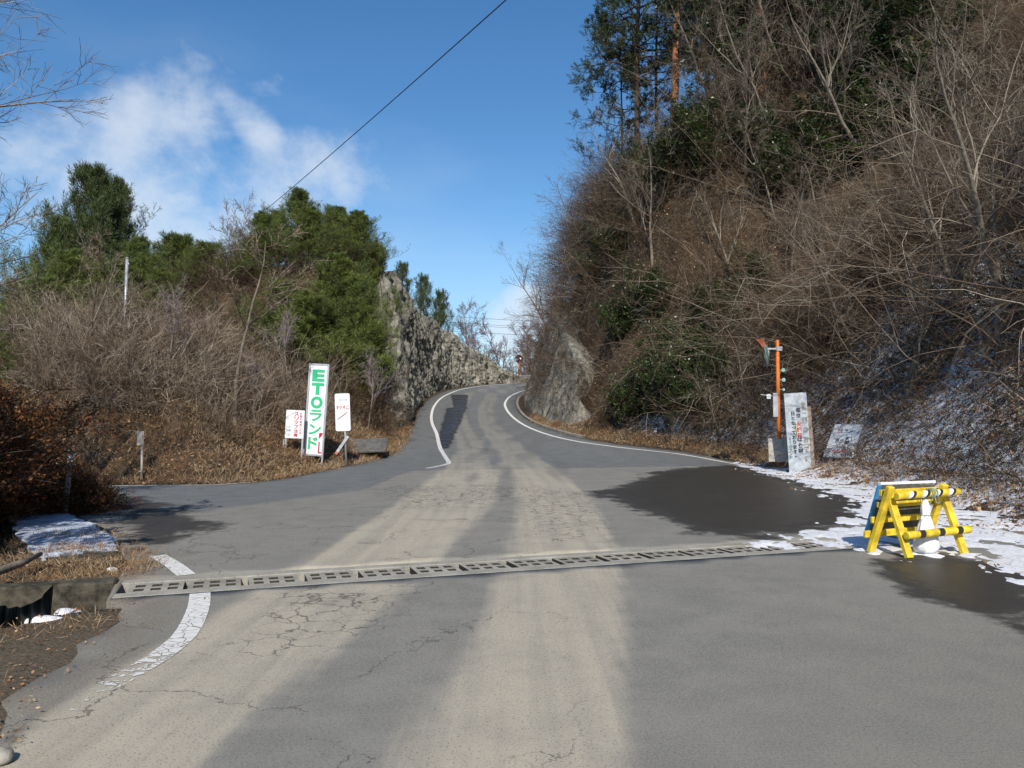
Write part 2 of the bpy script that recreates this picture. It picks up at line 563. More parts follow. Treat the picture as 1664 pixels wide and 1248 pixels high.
def paint_fn(t, bs, out):
    co = t.n('ShaderNodeTexCoord').outputs['Object']
    n = t.noise(co, 14.0, 6, 0.7)
    n2 = t.noise(co, 60.0, 3, 0.7)
    wv = t.n('ShaderNodeTexVoronoi', feature='DISTANCE_TO_EDGE', ins={'Scale': 11.0})
    t.link(co, wv.inputs['Vector'])
    wear = t.attr('wear')
    gone = t.m('ADD', t.m('MULTIPLY', wear, 0.75), t.m('ADD', t.m('MULTIPLY', t.m('SUBTRACT', n, 0.5), 1.5), t.m('MULTIPLY', t.m('SUBTRACT', n2, 0.5), 0.5)))
    ck = t.m('LESS_THAN', wv.outputs['Distance'], t.m('MULTIPLY', wear, 0.055))
    a = t.m('MAXIMUM', t.m('GREATER_THAN', gone, 0.56), ck)
    c = t.mix(t.step(n, 0.3, 0.7), (0.68, 0.67, 0.63), (0.82, 0.82, 0.79))
    c = t.mix(t.m('MULTIPLY', wear, 0.25), c, (0.55, 0.51, 0.42))
    t.link(c, bs.inputs['Base Color'])
    bs.inputs['Roughness'].default_value = 0.7
    tr = t.n('ShaderNodeBsdfTransparent')
    mx = t.n('ShaderNodeMixShader')
    t.link(a, mx.inputs[0]); t.link(bs.outputs[0], mx.inputs[1]); t.link(tr.outputs[0], mx.inputs[2])
    t.link(mx.outputs[0], out.inputs[0])


def rock_fn(t, bs, out):
    co = t.n('ShaderNodeTexCoord').outputs['Object']
    n1 = t.noise(t.mapping(co, (1.4, 1.4, 0.45)), 1.2, 8, 0.68, dist=0.6)
    n2 = t.noise(t.mapping(co, (1, 1, 0.28)), 8.0, 6, 0.7)
    n0 = t.noise(co, 0.35, 4, 0.5)
    c = t.mix(t.step(n1, 0.34, 0.66), (0.125, 0.12, 0.10), (0.42, 0.40, 0.335))
    c = t.mix(t.step(n2, 0.45, 0.7, 0, 0.5), c, (0.40, 0.38, 0.32))
    c = t.mix(t.step(n2, 0.45, 0.28, 0, 0.6), c, (0.07, 0.065, 0.052))
    c = t.mix(t.step(n0, 0.5, 0.66, 0, 0.5), c, (0.115, 0.12, 0.10))
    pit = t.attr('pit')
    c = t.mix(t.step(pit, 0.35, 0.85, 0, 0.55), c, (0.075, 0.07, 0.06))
    t.link(c, bs.inputs['Base Color'])
    bs.inputs['Roughness'].default_value = 0.92
    bs.inputs['Specular IOR Level'].default_value = 0.15
    b = t.n('ShaderNodeBump', ins={'Strength': 0.9, 'Distance': 0.12})
    t.link(t.m('ADD', n2, n1), b.inputs['Height'])
    t.link(b.outputs[0], bs.inputs['Normal'])


def ramp_mat(name, stops, rough=0.8, pos_scale=0.5, mixcol=None, mixamt=0.4, trans=0.0, spec=0.2):
    """colour from the per-stem random attribute plus a slow drift over place"""
    def fn(t, bs, out):
        r = t.attr('rnd')
        co = t.n('ShaderNodeTexCoord').outputs['Object']
        rp = t.n('ShaderNodeValToRGB')
        el_ = rp.color_ramp.elements
        el_[0].position, el_[0].color = stops[0][0], (*stops[0][1], 1)
        el_[1].position, el_[1].color = stops[-1][0], (*stops[-1][1], 1)
        for p_, c_ in stops[1:-1]:
            e = el_.new(p_); e.color = (*c_, 1)
        t.link(r, rp.inputs[0])
        c = rp.outputs[0]
        if mixcol:
            nn = t.noise(co, pos_scale, 4, 0.6)
            c = t.mix(t.step(nn, 0.42, 0.62, 0, mixamt), c, mixcol)
        t.link(c, bs.inputs['Base Color'])
        bs.inputs['Roughness'].default_value = rough
        bs.inputs['Specular IOR Level'].default_value = spec
        if trans:
            tl = t.n('ShaderNodeBsdfTranslucent')
            t.link(c, tl.inputs[0])
            mx = t.n('ShaderNodeMixShader', ins={0: trans})
            t.link(bs.outputs[0], mx.inputs[1]); t.link(tl.outputs[0], mx.inputs[2])
            t.link(mx.outputs[0], out.inputs[0])
    return new_mat(name, fn)


def bark_fn(c1, c2, c3, lo=None):
    def fn(t, bs, out):
        co = t.n('ShaderNodeTexCoord').outputs['Object']
        n = t.noise(t.mapping(co, (1, 1, 0.25)), 14.0, 6, 0.7)
        c = t.mix(t.step(n, 0.3, 0.7), c1, c2)
        c = t.mix(t.step(t.noise(co, 2.0, 4, 0.6), 0.5, 0.7, 0, 0.6), c, c3)
        if lo:
            s_ = t.n('ShaderNodeSeparateXYZ'); t.link(co, s_.inputs[0])
            c = t.mix(t.step(s_.outputs[2], 0.5, 3.0, 0.7, 0.0), c, lo)
        t.link(c, bs.inputs['Base Color'])
        bs.inputs['Roughness'].default_value = 0.9
        bs.inputs['Specular IOR Level'].default_value = 0.15
        b = t.n('ShaderNodeBump', ins={'Strength': 0.8, 'Distance': 0.03})
        t.link(n, b.inputs['Height']); t.link(b.outputs[0], bs.inputs['Normal'])
    return fn


def conc_fn(t, bs, out):
    co = t.n('ShaderNodeTexCoord').outputs['Object']
    n = t.noise(co, 3.0, 7, 0.65)
    n2 = t.noise(co, 40.0, 4, 0.7)
    c = t.mix(t.step(n, 0.3, 0.7), (0.25, 0.235, 0.195), (0.42, 0.40, 0.34))
    c = t.mix(t.step(n2, 0.5, 0.7, 0, 0.5), c, (0.46, 0.44, 0.39))
    c = t.mix(t.step(n2, 0.45, 0.32, 0, 0.7), c, (0.09, 0.08, 0.065))
    c = t.mix(t.m('MULTIPLY', t.n('ShaderNodeObjectInfo').outputs['Random'], 0.4), c, (0.16, 0.145, 0.115))
    t.link(c, bs.inputs['Base Color'])
    bs.inputs['Roughness'].default_value = 0.9
    b = t.n('ShaderNodeBump', ins={'Strength': 0.5, 'Distance': 0.01})
    t.link(n2, b.inputs['Height']); t.link(b.outputs[0], bs.inputs['Normal'])


def floor_fn(t, bs, out):      # bottom of the drain: wet silt with lumps of snow
    co = t.n('ShaderNodeTexCoord').outputs['Object']
    n = t.noise(co, 5.0, 4, 0.6)
    c = t.mix(t.step(t.noise(co, 30, 4, 0.6), 0.35, 0.65), (0.05, 0.035, 0.02), (0.15, 0.11, 0.07))
    c = t.mix(t.step(n, 0.50, 0.55), c, (0.82, 0.84, 0.88))
    t.link(c, bs.inputs['Base Color'])
    bs.inputs['Roughness'].default_value = 0.6


def snow_fn(t, bs, out):
    co = t.n('ShaderNodeTexCoord').outputs['Object']
    n = t.noise(co, 18.0, 5, 0.65)
    n2 = t.noise(co, 4.0, 4, 0.6)
    c = t.mix(t.step(n, 0.3, 0.6), (0.58, 0.60, 0.64), (0.82, 0.83, 0.85))
    c = t.mix(t.step(t.m('ADD', n, t.m('MULTIPLY', n2, 0.6)), 0.92, 1.0, 0, 0.6), c, (0.30, 0.22, 0.15))
    t.link(c, bs.inputs['Base Color'])
    bs.inputs['Roughness'].default_value = 0.6
    b = t.n('ShaderNodeBump', ins={'Strength': 0.5, 'Distance': 0.02})
    t.link(n, b.inputs['Height']); t.link(b.outputs[0], bs.inputs['Normal'])


def metal_fn(c1, c2, rough=0.45, metal=0.6):
    def fn(t, bs, out):
        co = t.n('ShaderNodeTexCoord').outputs['Object']
        n = t.noise(t.mapping(co, (6, 6, 1.0)), 3.0, 6, 0.65)
        c = t.mix(t.step(n, 0.3, 0.7), c1, c2)
        t.link(c, bs.inputs['Base Color'])
        bs.inputs['Metallic'].default_value = metal
        bs.inputs['Roughness'].default_value = rough
    return fn


M = {}
M['asphalt'] = new_mat('asphalt', asphalt_fn)
M['ground'] = new_mat('soil_and_litter', ground_fn)
M['paint'] = new_mat('road_paint', paint_fn)
M['rock'] = new_mat('sprayed_rock', rock_fn)
M['conc'] = new_mat('old_concrete', conc_fn)
M['drain_floor'] = new_mat('drain_silt', floor_fn)
M['snow'] = new_mat('old_snow', snow_fn)
M['galv'] = new_mat('galvanised_steel', metal_fn((0.36, 0.38, 0.40), (0.58, 0.60, 0.62), 0.45, 0.45))
M['bark_grey'] = new_mat('grey_bark', bark_fn((0.13, 0.105, 0.08), (0.31, 0.27, 0.22), (0.22, 0.20, 0.155)))
M['bark_dark'] = new_mat('dark_bark', bark_fn((0.05, 0.035, 0.025), (0.14, 0.105, 0.08), (0.09, 0.08, 0.06)))
M['bark_red'] = new_mat('red_pine_bark', bark_fn((0.28, 0.09, 0.035), (0.62, 0.26, 0.12), (0.50, 0.20, 0.09), (0.17, 0.08, 0.05)))
M['twig'] = ramp_mat('bare_twigs', [(0, (0.018, 0.013, 0.009)), (0.45, (0.062, 0.043, 0.027)), (0.85, (0.15, 0.11, 0.068)), (1, (0.50, 0.42, 0.32))], 0.85, 0.3, (0.11, 0.058, 0.028), 0.55)
M['twig_tan'] = ramp_mat('tan_twigs', [(0, (0.05, 0.035, 0.025)), (0.5, (0.15, 0.112, 0.073)), (0.8, (0.36, 0.29, 0.21)), (1, (0.60, 0.52, 0.42))], 0.85, 0.3, (0.26, 0.18, 0.15), 0.5)
M['twig_grey'] = ramp_mat('grey_twigs', [(0, (0.05, 0.038, 0.03)), (0.5, (0.15, 0.12, 0.09)), (1, (0.42, 0.37, 0.30))], 0.85)
M['twig_pale'] = ramp_mat('pale_twigs', [(0, (0.045, 0.03, 0.022)), (0.45, (0.215, 0.162, 0.115)), (0.8, (0.40, 0.33, 0.245)), (1, (0.66, 0.58, 0.47))], 0.85, 0.3, (0.16, 0.10, 0.065), 0.6)
M['twig_purple'] = ramp_mat('purplish_far_twigs', [(0, (0.15, 0.12, 0.12)), (1, (0.37, 0.30, 0.29))], 0.9)
M['needle'] = ramp_mat('pine_needles', [(0, (0.035, 0.058, 0.018)), (0.5, (0.11, 0.15, 0.034)), (1, (0.26, 0.28, 0.065))], 0.6, 0.5, (0.07, 0.11, 0.045), 0.5, 0.2, 0.35)
M['needle_dark'] = ramp_mat('dark_pine_needles', [(0, (0.022, 0.036, 0.014)), (1, (0.095, 0.125, 0.04))], 0.6, 0.5, None, 0, 0.1, 0.3)
M['leaf'] = ramp_mat('evergreen_leaves', [(0, (0.012, 0.025, 0.008)), (0.5, (0.035, 0.065, 0.015)), (1, (0.10, 0.145, 0.028))], 0.38, 0.8, (0.03, 0.04, 0.012), 0.5, 0.08, 0.5)
M['leaf_red'] = ramp_mat('reddish_shrub_leaves', [(0, (0.055, 0.022, 0.010)), (0.5, (0.15, 0.055, 0.02)), (0.85, (0.25, 0.11, 0.04)), (1, (0.30, 0.22, 0.13))], 0.7, 0.8, (0.07, 0.055, 0.02), 0.55, 0.1)
M['dead_leaf'] = ramp_mat('fallen_leaves', [(0, (0.09, 0.042, 0.02)), (0.5, (0.27, 0.135, 0.06)), (1, (0.48, 0.34, 0.2))], 0.85)
M['grass'] = ramp_mat('dry_grass', [(0, (0.12, 0.075, 0.042)), (0.5, (0.29, 0.20, 0.115)), (1, (0.54, 0.42, 0.27))], 0.85, 0.7, (0.25, 0.13, 0.06), 0.6, 0.1)
M['yellow'] = plain('yellow_paint', (0.76, 0.55, 0.04), 0.55, 0, 0.17, 9, 0.25)
M['black'] = plain('black_tape', (0.025, 0.024, 0.022), 0.5)
M['white'] = plain('white_sheet', (0.80, 0.82, 0.84), 0.45, 0, 0.04, 3)
M['dirty_shaded_white'] = plain('weathered_shaded_board', (0.44, 0.48, 0.52), 0.5, 0, 0.14, 4)  # weathered white, greyed further by tree shade put into the colour
M['blue'] = plain('blue_board_edge', (0.06, 0.30, 0.62), 0.5)
M['greyblue'] = plain('board_back', (0.30, 0.36, 0.40), 0.6, 0, 0.15)
M['green_ink'] = plain('green_lettering', (0.03, 0.50, 0.22), 0.5, 0, 0.05)
M['red_ink'] = plain('red_lettering', (0.48, 0.02, 0.045), 0.5, 0, 0.05)
M['blue_ink'] = plain('faded_blue_lettering', (0.35, 0.50, 0.68), 0.5, 0, 0.05)
M['black_ink'] = plain('black_lettering', (0.03, 0.04, 0.06), 0.5, 0, 0.05)
M['tan_ink'] = plain('faded_brown_lettering', (0.22, 0.20, 0.15), 0.5, 0, 0.05)
M['dgreen_ink'] = plain('dark_green_lettering', (0.02, 0.16, 0.15), 0.5, 0, 0.05)
M['tape'] = plain('yellow_tape', (0.62, 0.55, 0.10), 0.5)
M['orange'] = plain('orange_paint', (0.86, 0.22, 0.03), 0.5, 0, 0.1, 5)
M['orange_dull'] = plain('faded_orange_plastic', (0.50, 0.17, 0.085), 0.6)
M['mirror_back'] = plain('mirror_back', (0.16, 0.24, 0.25), 0.5, 0.1, 0.15)
M['mirror'] = new_mat('mirror_face', metal_fn((0.7, 0.72, 0.75), (0.75, 0.77, 0.8), 0.05, 1.0))
M['wood'] = new_mat('weathered_wood', bark_fn((0.20, 0.15, 0.115), (0.36, 0.29, 0.23), (0.28, 0.23, 0.19)))
M['bag'] = plain('white_woven_bag', (0.80, 0.81, 0.83), 0.55, 0, 0.05, 5, 0.35, 0.3, 90)
M['rope'] = plain('green_rope', (0.26, 0.38, 0.30), 0.8, 0, 0.3, 30)
M['reflector'] = plain('reflector', (0.34, 0.52, 0.47), 0.3)
M['cable'] = plain('black_cable', (0.035, 0.037, 0.045), 0.6)
M['corrug'] = plain('dark_corrugated_sheet', (0.055, 0.07, 0.08), 0.4, 0.3, 0.3, 4)
M['moss'] = plain('mossy_concrete', (0.068, 0.060, 0.042), 0.9, 0, 0.35, 9, 0.8)
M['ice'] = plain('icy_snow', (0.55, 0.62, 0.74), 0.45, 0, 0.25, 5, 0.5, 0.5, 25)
M['rail'] = plain('white_guardrail', (0.80, 0.81, 0.82), 0.4, 0.1, 0.05)
M['dark_slab'] = plain('dark_worn_slab', (0.13, 0.125, 0.115), 0.9, 0, 0.2, 8, 0.5)
M['post'] = plain('weathered_grey_post', (0.40, 0.37, 0.32), 0.8, 0, 0.15, 8)

# ------------------------------------------------------------------ lettering (made first, while the scene is light)
_fc = bpy.data.curves.new('lettering_source', 'FONT')
_fo = bpy.data.objects.new('lettering_source', _fc)
COL.objects.link(_fo)
_glyph = {}


def glyph(ch, bold):
    if (ch, bold) not in _glyph:
        _fc.body = ch
        _fc.size = 1.0
        _fc.offset = bold
        _fc.extrude = 0.0
        _fc.resolution_u = 3
        bpy.context.view_layer.update()
        me = bpy.data.meshes.new_from_object(_fo.evaluated_get(bpy.context.evaluated_depsgraph_get()))
        V = np.array([v.co[:] for v in me.vertices]).reshape(-1, 3)
        Fs = [tuple(p.vertices) for p in me.polygons]
        lo, hi = V.min(0), V.max(0)
        V = V - (lo + hi) / 2
        _glyph[(ch, bold)] = (V, Fs, hi - lo)
        bpy.data.meshes.remove(me)
    return _glyph[(ch, bold)]


def letters(items, name, mat, parent, y=-0.004, bold=0.02, fit=False):
    """items: (char, x, z, width, height, rotation) laid on a board facing -Y"""
    V, Fs = [], []
    for it in items:
        ch, x, z, w_, h_ = it[:5]
        rot = it[5] if len(it) > 5 else 0
        g, f, dim = glyph(ch, bold)
        if fit:
            sx, sz = w_ / dim[0], h_ / dim[1]
        else:
            sx = sz = 1.0
            sx, sz = w_ / 0.92, h_ / 0.92
            if dim[0] > 0.95:
                sx = w_ / dim[0]
        n0 = len(V)
        c, s = math.cos(rot), math.sin(rot)
        for a in g:
            gx, gz = a[0] * sx, a[1] * sz
            V.append((x + gx * c - gz * s, y, z + gx * s + gz * c))
        Fs += [tuple(n0 + i for i in q) for q in f]
    me = bpy.data.meshes.new(name)
    me.from_pydata(V, [], Fs)
    me.update()
    return link(name, me, parent, mat)


def column(text, x, z0, step, w_, h_):
    return [(ch, x, z0 - i * step, w_, h_) for i, ch in enumerate(text) if ch != ' ']


def flat_board(mb, w_, z0, z1, th, y0=0.0, bev=0.004, mi=0, r=0.0):
    """board facing -Y whose front face lies at y0"""
    if not r:
        mb.box((0, y0 + th / 2, (z0 + z1) / 2), (w_, th, z1 - z0), None, bev, mi)
        return
    pts = []
    for cx_, cz_, a0 in ((w_ / 2 - r, z1 - r, 0), (-w_ / 2 + r, z1 - r, 90), (-w_ / 2 + r, z0 + r, 180), (w_ / 2 - r, z0 + r, 270)):
        for k in range(5):
            a = R(a0 + 90 * k / 4)
            pts.append((cx_ + r * math.cos(a), cz_ + r * math.sin(a)))
    f1 = [mb.bm.verts.new((p[0], y0, p[1])) for p in pts]
    f2 = [mb.bm.verts.new((p[0], y0 + th, p[1])) for p in pts]
    mb.bm.faces.new(f1); mb.bm.faces.new(f2[::-1])
    for i in range(len(pts)):
        j = (i + 1) % len(pts)
        mb.bm.faces.new((f1[i], f2[i], f2[j], f1[j]))


def pw(u, v):
    """point of the road sheet seen at pixel u, v"""
    y = 10.0
    for _ in range(60):
        q = px(u, v)
        z = float(prof(y))
        yn = (z - CAM_H) / q.z if q.z < -1e-4 else 60
        y = 0.6 * y + 0.4 * min(max(yn, 1), 80)
    q = px(u, v)
    return (q.x * y, y)


def hit(u, v, y0=4.0, y1=95.0):
    """first point of the ground seen at pixel u, v"""
    q = px(u, v)
    ys = np.arange(y0, y1, 0.1)
    g = H(q.x * ys, ys)
    below = np.nonzero(g > q.z * ys + CAM_H)[0]
    y = ys[below[0]] if len(below) else y1
    return Vector((q.x * y, y, H1(q.x * y, y)))


# ------------------------------------------------------------------ terrain sheet
def graded(lo, hi, a, b, fine, grow=1.25):
    mid_ = list(np.arange(a, b + fine / 2, fine))
    l, s = [], fine
    x = a
    while x > lo:
        s *= grow; x -= s; l.append(x)
    r, s = [], fine
    x = mid_[-1]
    while x < hi:
        s *= grow; x += s; r.append(x)
    return np.array(l[::-1] + mid_ + r)


gx = graded(-900, 900, -16, 19, 0.24, 1.12)
gy = graded(-300, 1300, 2.5, 50, 0.24, 1.10)
GX, GY = np.meshgrid(gx, gy)
fx, fy = GX.ravel(), GY.ravel()
SD, RT = ground_info(fx, fy)
GZ = H(fx, fy, SD, RT)
nx, ny = len(gx), len(gy)
idx = np.arange(nx * ny).reshape(ny, nx)
Fq = np.stack([idx[:-1, :-1], idx[:-1, 1:], idx[1:, 1:], idx[1:, :-1]], -1).reshape(-1, 4)
snow = np.where(RT & (fx > 2) & (fy > 3), smooth(30, 23, fy) * smooth(17, 7, SD) * (0.50 + 0.16 * fnoise(fx, fy, 0.7, 9)) * smooth(0.0, 0.7, SD) + 0.16 * smooth(3, 0.5, SD) * smooth(26, 20, fy), 0)
snow += np.where(RT, smooth(36, 33, fy) * smooth(24, 27, fy) * smooth(0.5, 1.3, SD) * smooth(4.5, 2.5, SD) * 0.55, 0)
snow += np.where((~RT) & (fy > 7.3) & (fy < 14), 0.14, 0)
dirt = np.where((~RT) & (fy < 8.0) & (fx < 0), smooth(2.2, 0.3, SD), 0)
me = npmesh('ground', np.stack([fx, fy, GZ], 1), Fq, {'snow': snow, 'dirt': dirt}, True)
setp(link('ground', me, None, M['ground']), 'brown hillside soil under litter, patched with snow on the right', kind='structure')

# ------------------------------------------------------------------ road sheet
drain_rect = [tuple(DO + DU * t + DN * u) for t, u in ((0.0, -DW), (DLEN, -DW), (DLEN, DW), (0.0, DW))]
pts = []
for (x0, x1, y0, y1, s) in ((-3.6, 7.6, -1, 15, 0.24), (-14, -3.6, 8, 15, 0.35), (-14, 8, 15, 30, 0.42), (-7, 7, 30, 46, 0.4), (-4.4, -1.4, 31, 60, 0.2), (-8, 14, 46, 80, 0.8), (-60, -14, 13, 18, 2.0), (-2, 7, -40, -1, 3.0)):
    a, b = np.meshgrid(np.arange(x0, x1, s), np.arange(y0, y1, s))
    a, b = a.ravel(), b.ravel()
    a = a + (np.arange(len(a)) % 7 - 3) * 0.004
    d, ins = seg_dist(a, b, ROAD), inside(a, b, ROAD)
    dd = seg_dist(a, b, drain_rect)
    k = ins & (d > s * 0.45) & ~inside(a, b, drain_rect) & (dd > s * 0.4)
    pts += list(zip(a[k], b[k]))
outline = [Vector(p) for p in ROAD]
n0 = len(outline)
hole = []
for i in range(4):
    a, b = np.array(drain_rect[i]), np.array(drain_rect[(i + 1) % 4])
    nseg = 34 if i % 2 == 0 else 4
    hole += [Vector(a + (b - a) * k / nseg) for k in range(nseg)]
cdt_v = outline + hole + [Vector(p) for p in pts]
cdt_e = [(i, (i + 1) % n0) for i in range(n0)] + [(n0 + i, n0 + (i + 1) % len(hole)) for i in range(len(hole))]
rv, re_, rf, _, _, _ = delaunay_2d_cdt(cdt_v, cdt_e, [], 1, 1e-5)
rv = np.array([v[:] for v in rv])
rf = np.array([f for f in rf if len(f) == 3])
cen = rv[rf].mean(1)
keep = inside(cen[:, 0], cen[:, 1], ROAD) & ~inside(cen[:, 0], cen[:, 1], drain_rect)
rf = rf[keep]
rx, ry = rv[:, 0], rv[:, 1]


def pfield(x, y, poly, soft):
    """0.5 on the outline, 1 inside, 0 outside"""
    poly = [pw(*p) for p in poly]
    d = seg_dist(x, y, poly)
    return np.clip(0.5 + np.where(inside(x, y, poly), d, -d) / (2 * soft), 0, 1)


track_a = [(0, -2.6, -1.7), (3.4, -2.35, -1.35), (4.6, -2.35, -1.25), (6.07, -2.25, -1.0), (8.8, -2.1, -0.75), (11.4, -2.0, -0.5), (15, -2.0, -0.3), (19.4, -1.9, -0.35), (24, -1.9, -0.6), (28, -1.9, -0.9), (33, -2.3, -1.3), (40, -3.0, -2.1), (50, -3.7, -3.0), (60, -3.6, -2.9), (80, 0, 1)]
track_b = [(0, -0.75, 0.25), (3.4, -0.5, 0.47), (6.07, -0.2, 0.82), (8.8, -.05, 1.12), (11.4, .05, 1.3), (14, .12, 1.42), (19.4, .1, 1.4), (24, -.2, 1.2), (28, -.5, .8), (33, -.9, .2), (40, -1.6, -.7), (50, -2.2, -1.4), (60, -1.9, -1.1), (80, 2, 3)]
dust = np.full(rx.shape, -1.0)
for tr in (track_a, track_b):
    ta = np.array(tr)
    xl, xr = np.interp(ry, ta[:, 0], ta[:, 1]), np.interp(ry, ta[:, 0], ta[:, 2])
    dust = np.maximum(dust, 0.5 + np.minimum(rx - xl, xr - rx) / 0.40)
dust = np.clip(dust, 0, 1)
damt = np.interp(ry, [0, 10, 20, 24, 30, 40, 60], [0.86, 0.82, 0.70, 0.52, 0.34, 0.26, 0.2])
lat = rx - np.interp(ry, [-40, 0, 12, 20, 28, 33, 40, 50, 60, 80], [0.2, 0.2, .3, .25, -.2, -.6, -1.4, -2.1, -1.9, 2])
# thin dark wheel arcs among the pale ones
rub = np.zeros(rx.shape)
for off, wd, y0, y1 in ((-0.25, .12, 14, 34), (0.95, .13, 16, 60), (0.45, .1, 20, 60), (-1.25, .11, 16, 60), (-0.7, .1, 22, 60), (1.55, .16, 16, 45), (2.05, .2, 30, 65), (-2.1, .16, 26, 60)):
    c = np.interp(ry, [0, 12, 20, 28, 33, 40, 50, 60, 80], [0.2, .3, .25, -.2, -.6, -1.4, -2.1, -1.9, 2]) + off
    rub = np.maximum(rub, np.clip(1 - np.abs(rx - c) / (wd * 2.2), 0, 1) * smooth(y0, y0 + 4, ry) * smooth(y1, y1 - 6, ry))
wet_shade = pfield(rx, ry, [(950, 800), (1010, 790), (1060, 766), (1150, 757), (1215, 757), (1300, 780), (1420, 812), (1420, 850), (1230, 880), (1130, 868), (1060, 846), (1010, 822)], 0.8)
wet_shade = np.maximum(wet_shade, pfield(rx, ry, [(1400, 918), (1480, 893), (1560, 905), (1700, 935), (1700, 1040), (1590, 1005), (1480, 975)], 0.45))
wet_shade = np.maximum(wet_shade, 0.80 * pfield(rx, ry, [(150, 800), (260, 806), (330, 838), (392, 862), (300, 880), (240, 905), (180, 905)], 0.7))  # damp asphalt and cast shadow together, painted as one dark field
wet_shade = np.maximum(wet_shade, 0.84 * pfield(rx, ry, [(743, 641), (770, 642), (771, 660), (762, 678), (760, 693), (744, 709), (731, 731), (716, 729), (708, 714), (724, 697), (736, 685), (731, 664)], 0.22))  # shadow across the uphill road, painted into the asphalt colour
wet_shade = np.maximum(wet_shade, 0.7 * pfield(rx, ry, [(-40, 1180), (60, 1165), (112, 1172), (60, 1215), (30, 1248), (-60, 1290)], 0.12))
wet_shade = np.maximum(wet_shade, 0.62 * pfield(rx, ry, [(94, 1140), (150, 1132), (165, 1142), (110, 1150)], 0.08))
wet_shade = np.maximum(wet_shade, 0.6 * pfield(rx, ry, [(100, 1113), (140, 1110), (140, 1118), (104, 1120)], 0.06))
grime = np.clip(pfield(rx, ry, [(1380, 1400), (1450, 990), (1664, 1000), (1900, 1200), (1900, 1500)], 1.2) * 0.28, 0, 1)
grime = np.maximum(grime, smooth(0.7, 0.05, seg_dist(rx, ry, NEAR_LEFT, False)) * smooth(12, 8, ry) * 0.8)
grime = np.maximum(grime, smooth(1.4, 0.2, seg_dist(rx, ry, RIGHT_EDGE, False)) * smooth(30, 24, ry) * 0.7)
crack = np.zeros(rx.shape)
for poly, a in (([(560, 790), (840, 785), (990, 800), (1000, 888), (860, 885), (830, 820), (640, 840)], 1.0), ([(470, 955), (720, 945), (700, 990), (560, 1060), (330, 1090), (300, 1040)], 0.95),
                ([(100, 1150), (330, 985), (370, 1040), (240, 1130)], 0.9), ([(700, 960), (780, 960), (700, 1000), (640, 1010)], 0.8)):
    crack = np.maximum(crack, a * pfield(rx, ry, poly, 0.6))
jl, jr = pw(600, 767), pw(1190, 757)
newer = np.clip(0.5 + ((ry - jl[1]) - (rx - jl[0]) * (jr[1] - jl[1]) / (jr[0] - jl[0])) * 0.4, 0, 1)
newer = np.where((rx < -3.0) & (ry > 12), np.maximum(newer, np.clip(0.5 + (-3.8 - rx + (ry - 15) * 0.5) * 0.12, 0, 1)), newer)
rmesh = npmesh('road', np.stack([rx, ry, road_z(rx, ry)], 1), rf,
               {'lat': lat, 'dust': dust, 'dustamt': damt, 'rubber': rub, 'wet_shade': wet_shade, 'grime': grime, 'crack': crack, 'newer': newer})
_bm = bmesh.new(); _bm.from_mesh(rmesh)
bmesh.ops.recalc_face_normals(_bm, faces=_bm.faces[:])
if _bm.faces[0].normal.z < 0:
    bmesh.ops.reverse_faces(_bm, faces=_bm.faces[:])
_e = [e for e in _bm.edges if len(e.link_faces) == 1]
_r = bmesh.ops.extrude_edge_only(_bm, edges=_e)
for _v in [g for g in _r['geom'] if isinstance(g, bmesh.types.BMVert)]:
    _v.co.z -= 0.10
_bm.to_mesh(rmesh); _bm.free()
setp(link('road', rmesh, None, M['asphalt']), 'worn grey asphalt junction with pale dusty wheel tracks', kind='structure')


# ------------------------------------------------------------------ painted lines
def strip(name, line, width, wear, z_up=0.005, label='white painted road line'):
    P = np.array(line, float)
    seg = np.linalg.norm(np.diff(P, axis=0), axis=1)
    s = np.concatenate([[0], np.cumsum(seg)])
    n = max(int(s[-1] / 0.22), 2)
    t = np.linspace(0, s[-1], n + 1)
    Q = np.stack([np.interp(t, s, P[:, 0]), np.interp(t, s, P[:, 1])], 1)
    T = np.gradient(Q, axis=0); T /= np.linalg.norm(T, axis=1)[:, None]
    Nn = np.stack([-T[:, 1], T[:, 0]], 1)
    cols = []
    for u in (-0.5, 0, 0.5):
        q = Q + Nn * width * u
        cols.append(np.column_stack([q, road_z(q[:, 0], q[:, 1]) + z_up]))
    V = np.concatenate(cols)
    m_ = n + 1
    Fs = []
    for c in range(2):
        for i in range(n):
            Fs.append((c * m_ + i, c * m_ + i + 1, (c + 1) * m_ + i + 1, (c + 1) * m_ + i))
    wv = np.tile(np.interp(t / s[-1], np.linspace(0, 1, len(wear)), wear), 3)
    me = npmesh(name, V, np.array(Fs)[:, ::-1], {'wear': wv})
    o = link(name, me, None, M['paint'])
    setp(o, label, kind='structure')
    return o


strip('road_line', spline(LL), 0.15, [0.6, 0.45, 0.05, 0.0, 0.0, 0.0, 0, 0, 0, 0], label='white edge line along the left side of the uphill road')
strip('road_line', spline(RL)[8:], 0.15, [0.5, 0.3, 0.15, 0.05, 0, 0, 0, 0, 0, 0], label='white edge line along the right side of the uphill road')
strip('road_line', [pw(256, 905), pw(282, 920), pw(303, 937)], 0.17, [0.55, 0.3, 0.25], label='short white line piece just beyond the drain on the left')
strip('road_line', spline([pw(*p) for p in ((325, 967), (322, 992), (303, 1032), (268, 1064), (205, 1103), (140, 1138), (95, 1162))]), 0.165, [0.25, 0.3, 0.42, 0.5, 0.62, 0.8, 0.95], label='cracked white line curving on the near side of the drain')
strip('road_line', [(-60, 17.0), (-9, 17.45), (-6.6, 17.7), (-6.0, 18.4)], 0.11, [0.1, 0.1, 0.1, 0.1, 0.25, 0.6], label='thin white line along the far edge of the side road')


